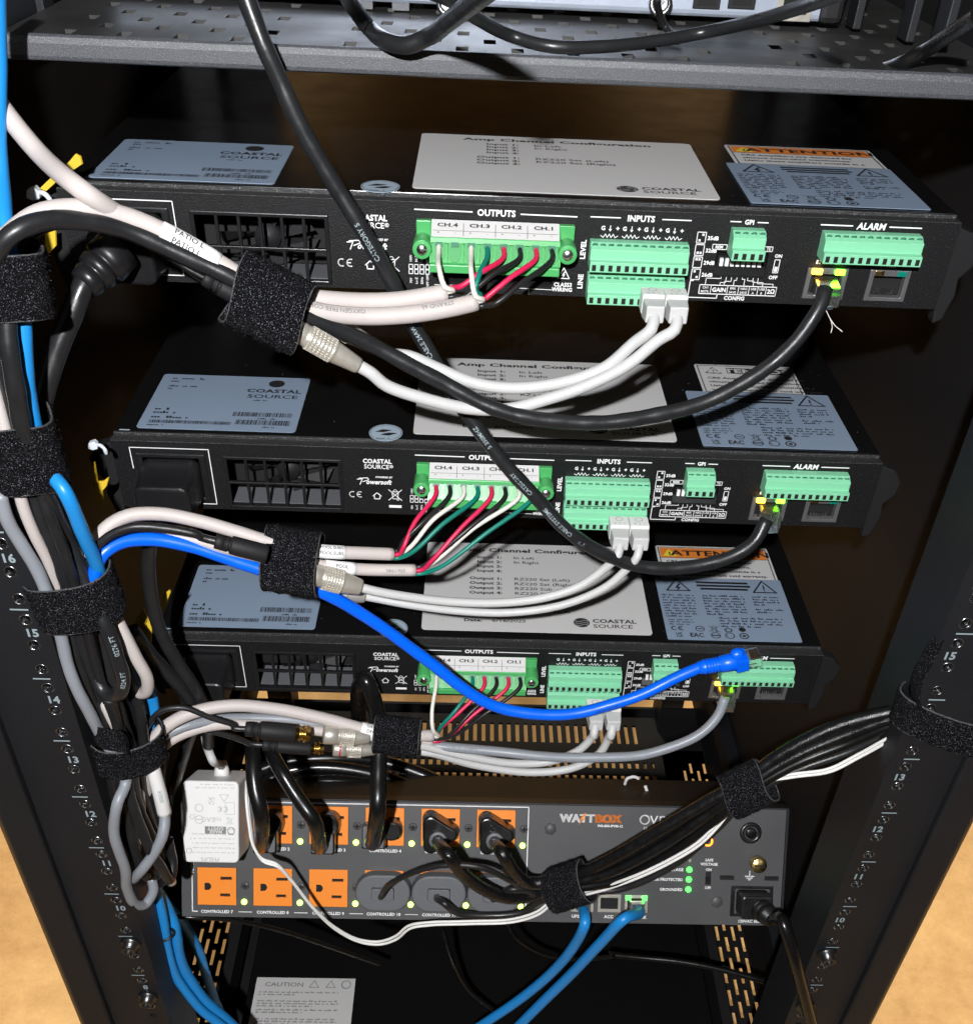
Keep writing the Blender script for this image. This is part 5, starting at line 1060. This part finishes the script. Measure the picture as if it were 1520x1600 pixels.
# odd cords in the dark
DG = 'loose black cords behind and under the power unit'
cable('loose_cable', 'thin shiny black cord across the lower right, above the slots', 'cord', [(950,1492,120),(1000,1497,118),(1060,1503,114),(1120,1514,108),(1188,1532,100),(1240,1545,96)], 10, 'gloss', DG)
cable('loose_cable', 'thin black cord hanging under the middle of the power unit', 'cord', [(688,1440,90),(694,1460,96),(706,1500,100),(730,1545,96),(775,1582,90)], 8, 'gloss', DG)
cable('loose_cable', 'thin black cord trailing from the lower left corner of the power unit', 'cord', [(262,1432,66),(300,1434,66),(360,1438,72),(430,1452,78),(505,1476,84),(595,1508,92)], 7, 'gloss', DG)
cable('loose_cable', 'thin black cord curving under the power unit toward the blue cables', 'cord', [(790,1440,90),(810,1470,96),(850,1492,100),(900,1500,104),(960,1496,110)], 7, 'gloss', DG)
for i, (lb, w) in enumerate((('black cord coil behind the power unit, nearest the adapter', [(400,1230,150),(450,1205,160),(520,1200,165),(600,1215,160),(650,1236,150)]), ('black cord coil behind the power unit, upper one', [(380,1215,170),(440,1192,180),(520,1185,185),(600,1192,180),(680,1220,170),(705,1238,155)]), ('black cord coil behind the power unit, lower one', [(430,1238,140),(500,1222,150),(570,1226,150),(640,1240,140)]))):
    cable('loose_cable', lb, 'cord', w, 22, 'gloss', DG)
# cords lying on the shelf
def zp(px, py, z): return PZ(px, py, z)
def shelfcord(label, pts, dia, mt):
    p = [zp(*w) if len(w) == 3 else P(*w[:3]) for w in pts]; o_ = p[len(p)//2]; q = MB(); q.tube(spline(p, 2.4), dia/2, 16); tag(q.build('shelf_cable', mt, None, o_), label, 'cord', 'black cords lying on the shelf')
shelfcord('thick black cord making a loop at the middle of the shelf', [(536,-30,480),(552,10,466),(576,42,458),(604,64,456),(636,70,456),(670,56,460),(702,32,470),(740,2,482),(775,-25,492)], 6.6, 'jack')
shelfcord('black cord crossing the shelf from the middle to the upper right', [(650,-20,478),(700,-2,474),(745,28,466),(800,56,458),(862,72,456),(940,72,456),(1020,64,457),(1100,50,460),(1180,32,468),(1260,8,478),(1330,-18,490)], 5.0, 'jack')
shelfcord('thin black cord hanging from the silver device to the shelf', [(1026,-5,470),(1030,20,463),(1040,42,457),(1064,60,455)], 3.2, 'rubber')
shelfcord('shiny black cord at the right end of the shelf', [(1362,112,446.5),(1392,104,451.2),(1412,96,454.6),(1444,79,459.5),(1482,54,468),(1530,22,480)], 6.0, 'gloss')
# ------------------------------------------------------------------ tags, ties and scraps
def flatthing(name, pts, Y, mt, label, cat, group, thick=.8, extra=None):
    V = [P(x, y, Y) for x, y in pts]; q = MB(); n = len(V); q.add(V+[v+Vector((.3, thick, 0)) for v in V], [tuple(range(n)), tuple(range(2*n-1, n-1, -1))]+[(i, i+n, (i+1) % n+n, (i+1) % n) for i in range(n)])
    o = q.build(name, mt, None, V[0]); return tag(o, label, cat, group), V[0]
TG = 'yellow tags tied to the amplifiers'
flatthing('yellow_tag', [(62,294),(85,272),(108,252),(118,240),(125,244),(128,256),(116,264),(92,280),(72,298)], 84, 'yellow', 'yellow tag standing up behind the cream cable, left of the topmost amplifier', 'tag', TG)
flatthing('yellow_tag', [(70,362),(86,358),(87,384),(76,396),(71,384)], 82, 'yellow', 'yellow tag corner hanging below the arched cables at the topmost amplifier', 'tag', TG)
flatthing('yellow_tag', [(147,722),(152,752),(161,752),(170,745),(166,760),(159,768),(161,782),(151,786),(149,780)], 66, 'yellow', 'notched yellow tag left of the middle amplifier', 'tag', TG)
o, og = flatthing('yellow_tag', [(213,966),(224,952),(237,980),(236,1004),(228,1016),(206,1002)], 66, 'yellow', 'printed yellow tag behind the mains lead, left of the lowest amplifier', 'tag', TG)
pr = MB()
for i in range(6):
    a = P(210+i*1.0, 994-i*6, 65.5); b = P(232-i*.3, 1006-i*6.5, 65.5); up = Vector((0, 0, 1.0))
    for k in range(6):
        s1, s2 = a.lerp(b, k/6+.02), a.lerp(b, k/6+.02+random.uniform(.06, .12)); pr.add([s1, s2, s2+up, s1+up], [(0,1,2,3)])
pr.build('tag_print', 'pblack', o, og)
flatthing('yellow_tag', [(254,930),(264,922),(266,926),(258,946),(252,950)], 70, 'yellow', 'small yellow tag tip right of the mains lead at the lowest amplifier', 'tag', TG)
for lb, c, Y, sc in (('white nylon tie on the left bracket of the topmost amplifier', (56,300), 80, 1.25), ('white nylon tie on the left bracket of the middle amplifier', (148,694), 68, 1.05), ('white nylon tie on the left bracket of the lowest amplifier', (236,1018), 66, .8)):
    k = sc/1.25; C_ = P(*c, Y); root = tag(empty('nylon_tie', C_), lb, 'cable tie', 'white nylon ties at the amplifiers')
    q = MB(); q.prism([(C_.x-4*k, C_.z-2*k), (C_.x-3*k, C_.z+1.5*k), (C_.x+.5*k, C_.z+2.8*k), (C_.x+2*k, C_.z+1*k), (C_.x+2*k, C_.z-2*k), (C_.x-1*k, C_.z-3*k)], 'y', C_.y-2.5*k, C_.y+2*k); q.build('tie_head', 'tie', root, C_, bevel=.5)
    pts = spline([C_+Vector((1.2, -.5, 0))*k, C_+Vector((4.2, -2, .3))*k, C_+Vector((6.2, -2.4, -1.8))*k, C_+Vector((6.2, -1.5, -5))*k, C_+Vector((4, 3, -6))*k], .8); q = MB(); q.tube(pts, 1.1*k, 10); q.build('tie_loop', 'tie', root, C_)
def scrap(name, label, cat, ways, r, mt):
    og = P(*ways[0][0]); q = MB()
    for w in ways: q.tube(spline([P(*v) for v in w], .7), r, 6)
    tag(q.build(name, mt, None, og), label, cat)
scrap('wire_scrap', 'few fine pale wire hairs hanging below the lit network port of the topmost amplifier', 'wire scrap', [[(1290,484,76),(1297,498,74),(1304,508,72),(1316,518,70)], [(1297,498,74),(1300,510,73),(1298,520,72)]], .22, 'ivory')
scrap('plastic_clip', 'small white plastic bit hooked behind the power unit', 'clip', [[(976,1226,150),(980,1217,150),(990,1214,150),(998,1217,150)]], 1.3, 'adapter')
scrap('plastic_clip', 'tiny upright white plastic bit behind the power unit, right of the hooked one', 'clip', [[(1008,1228,140),(1011,1238,138)]], 1.3, 'adapter')
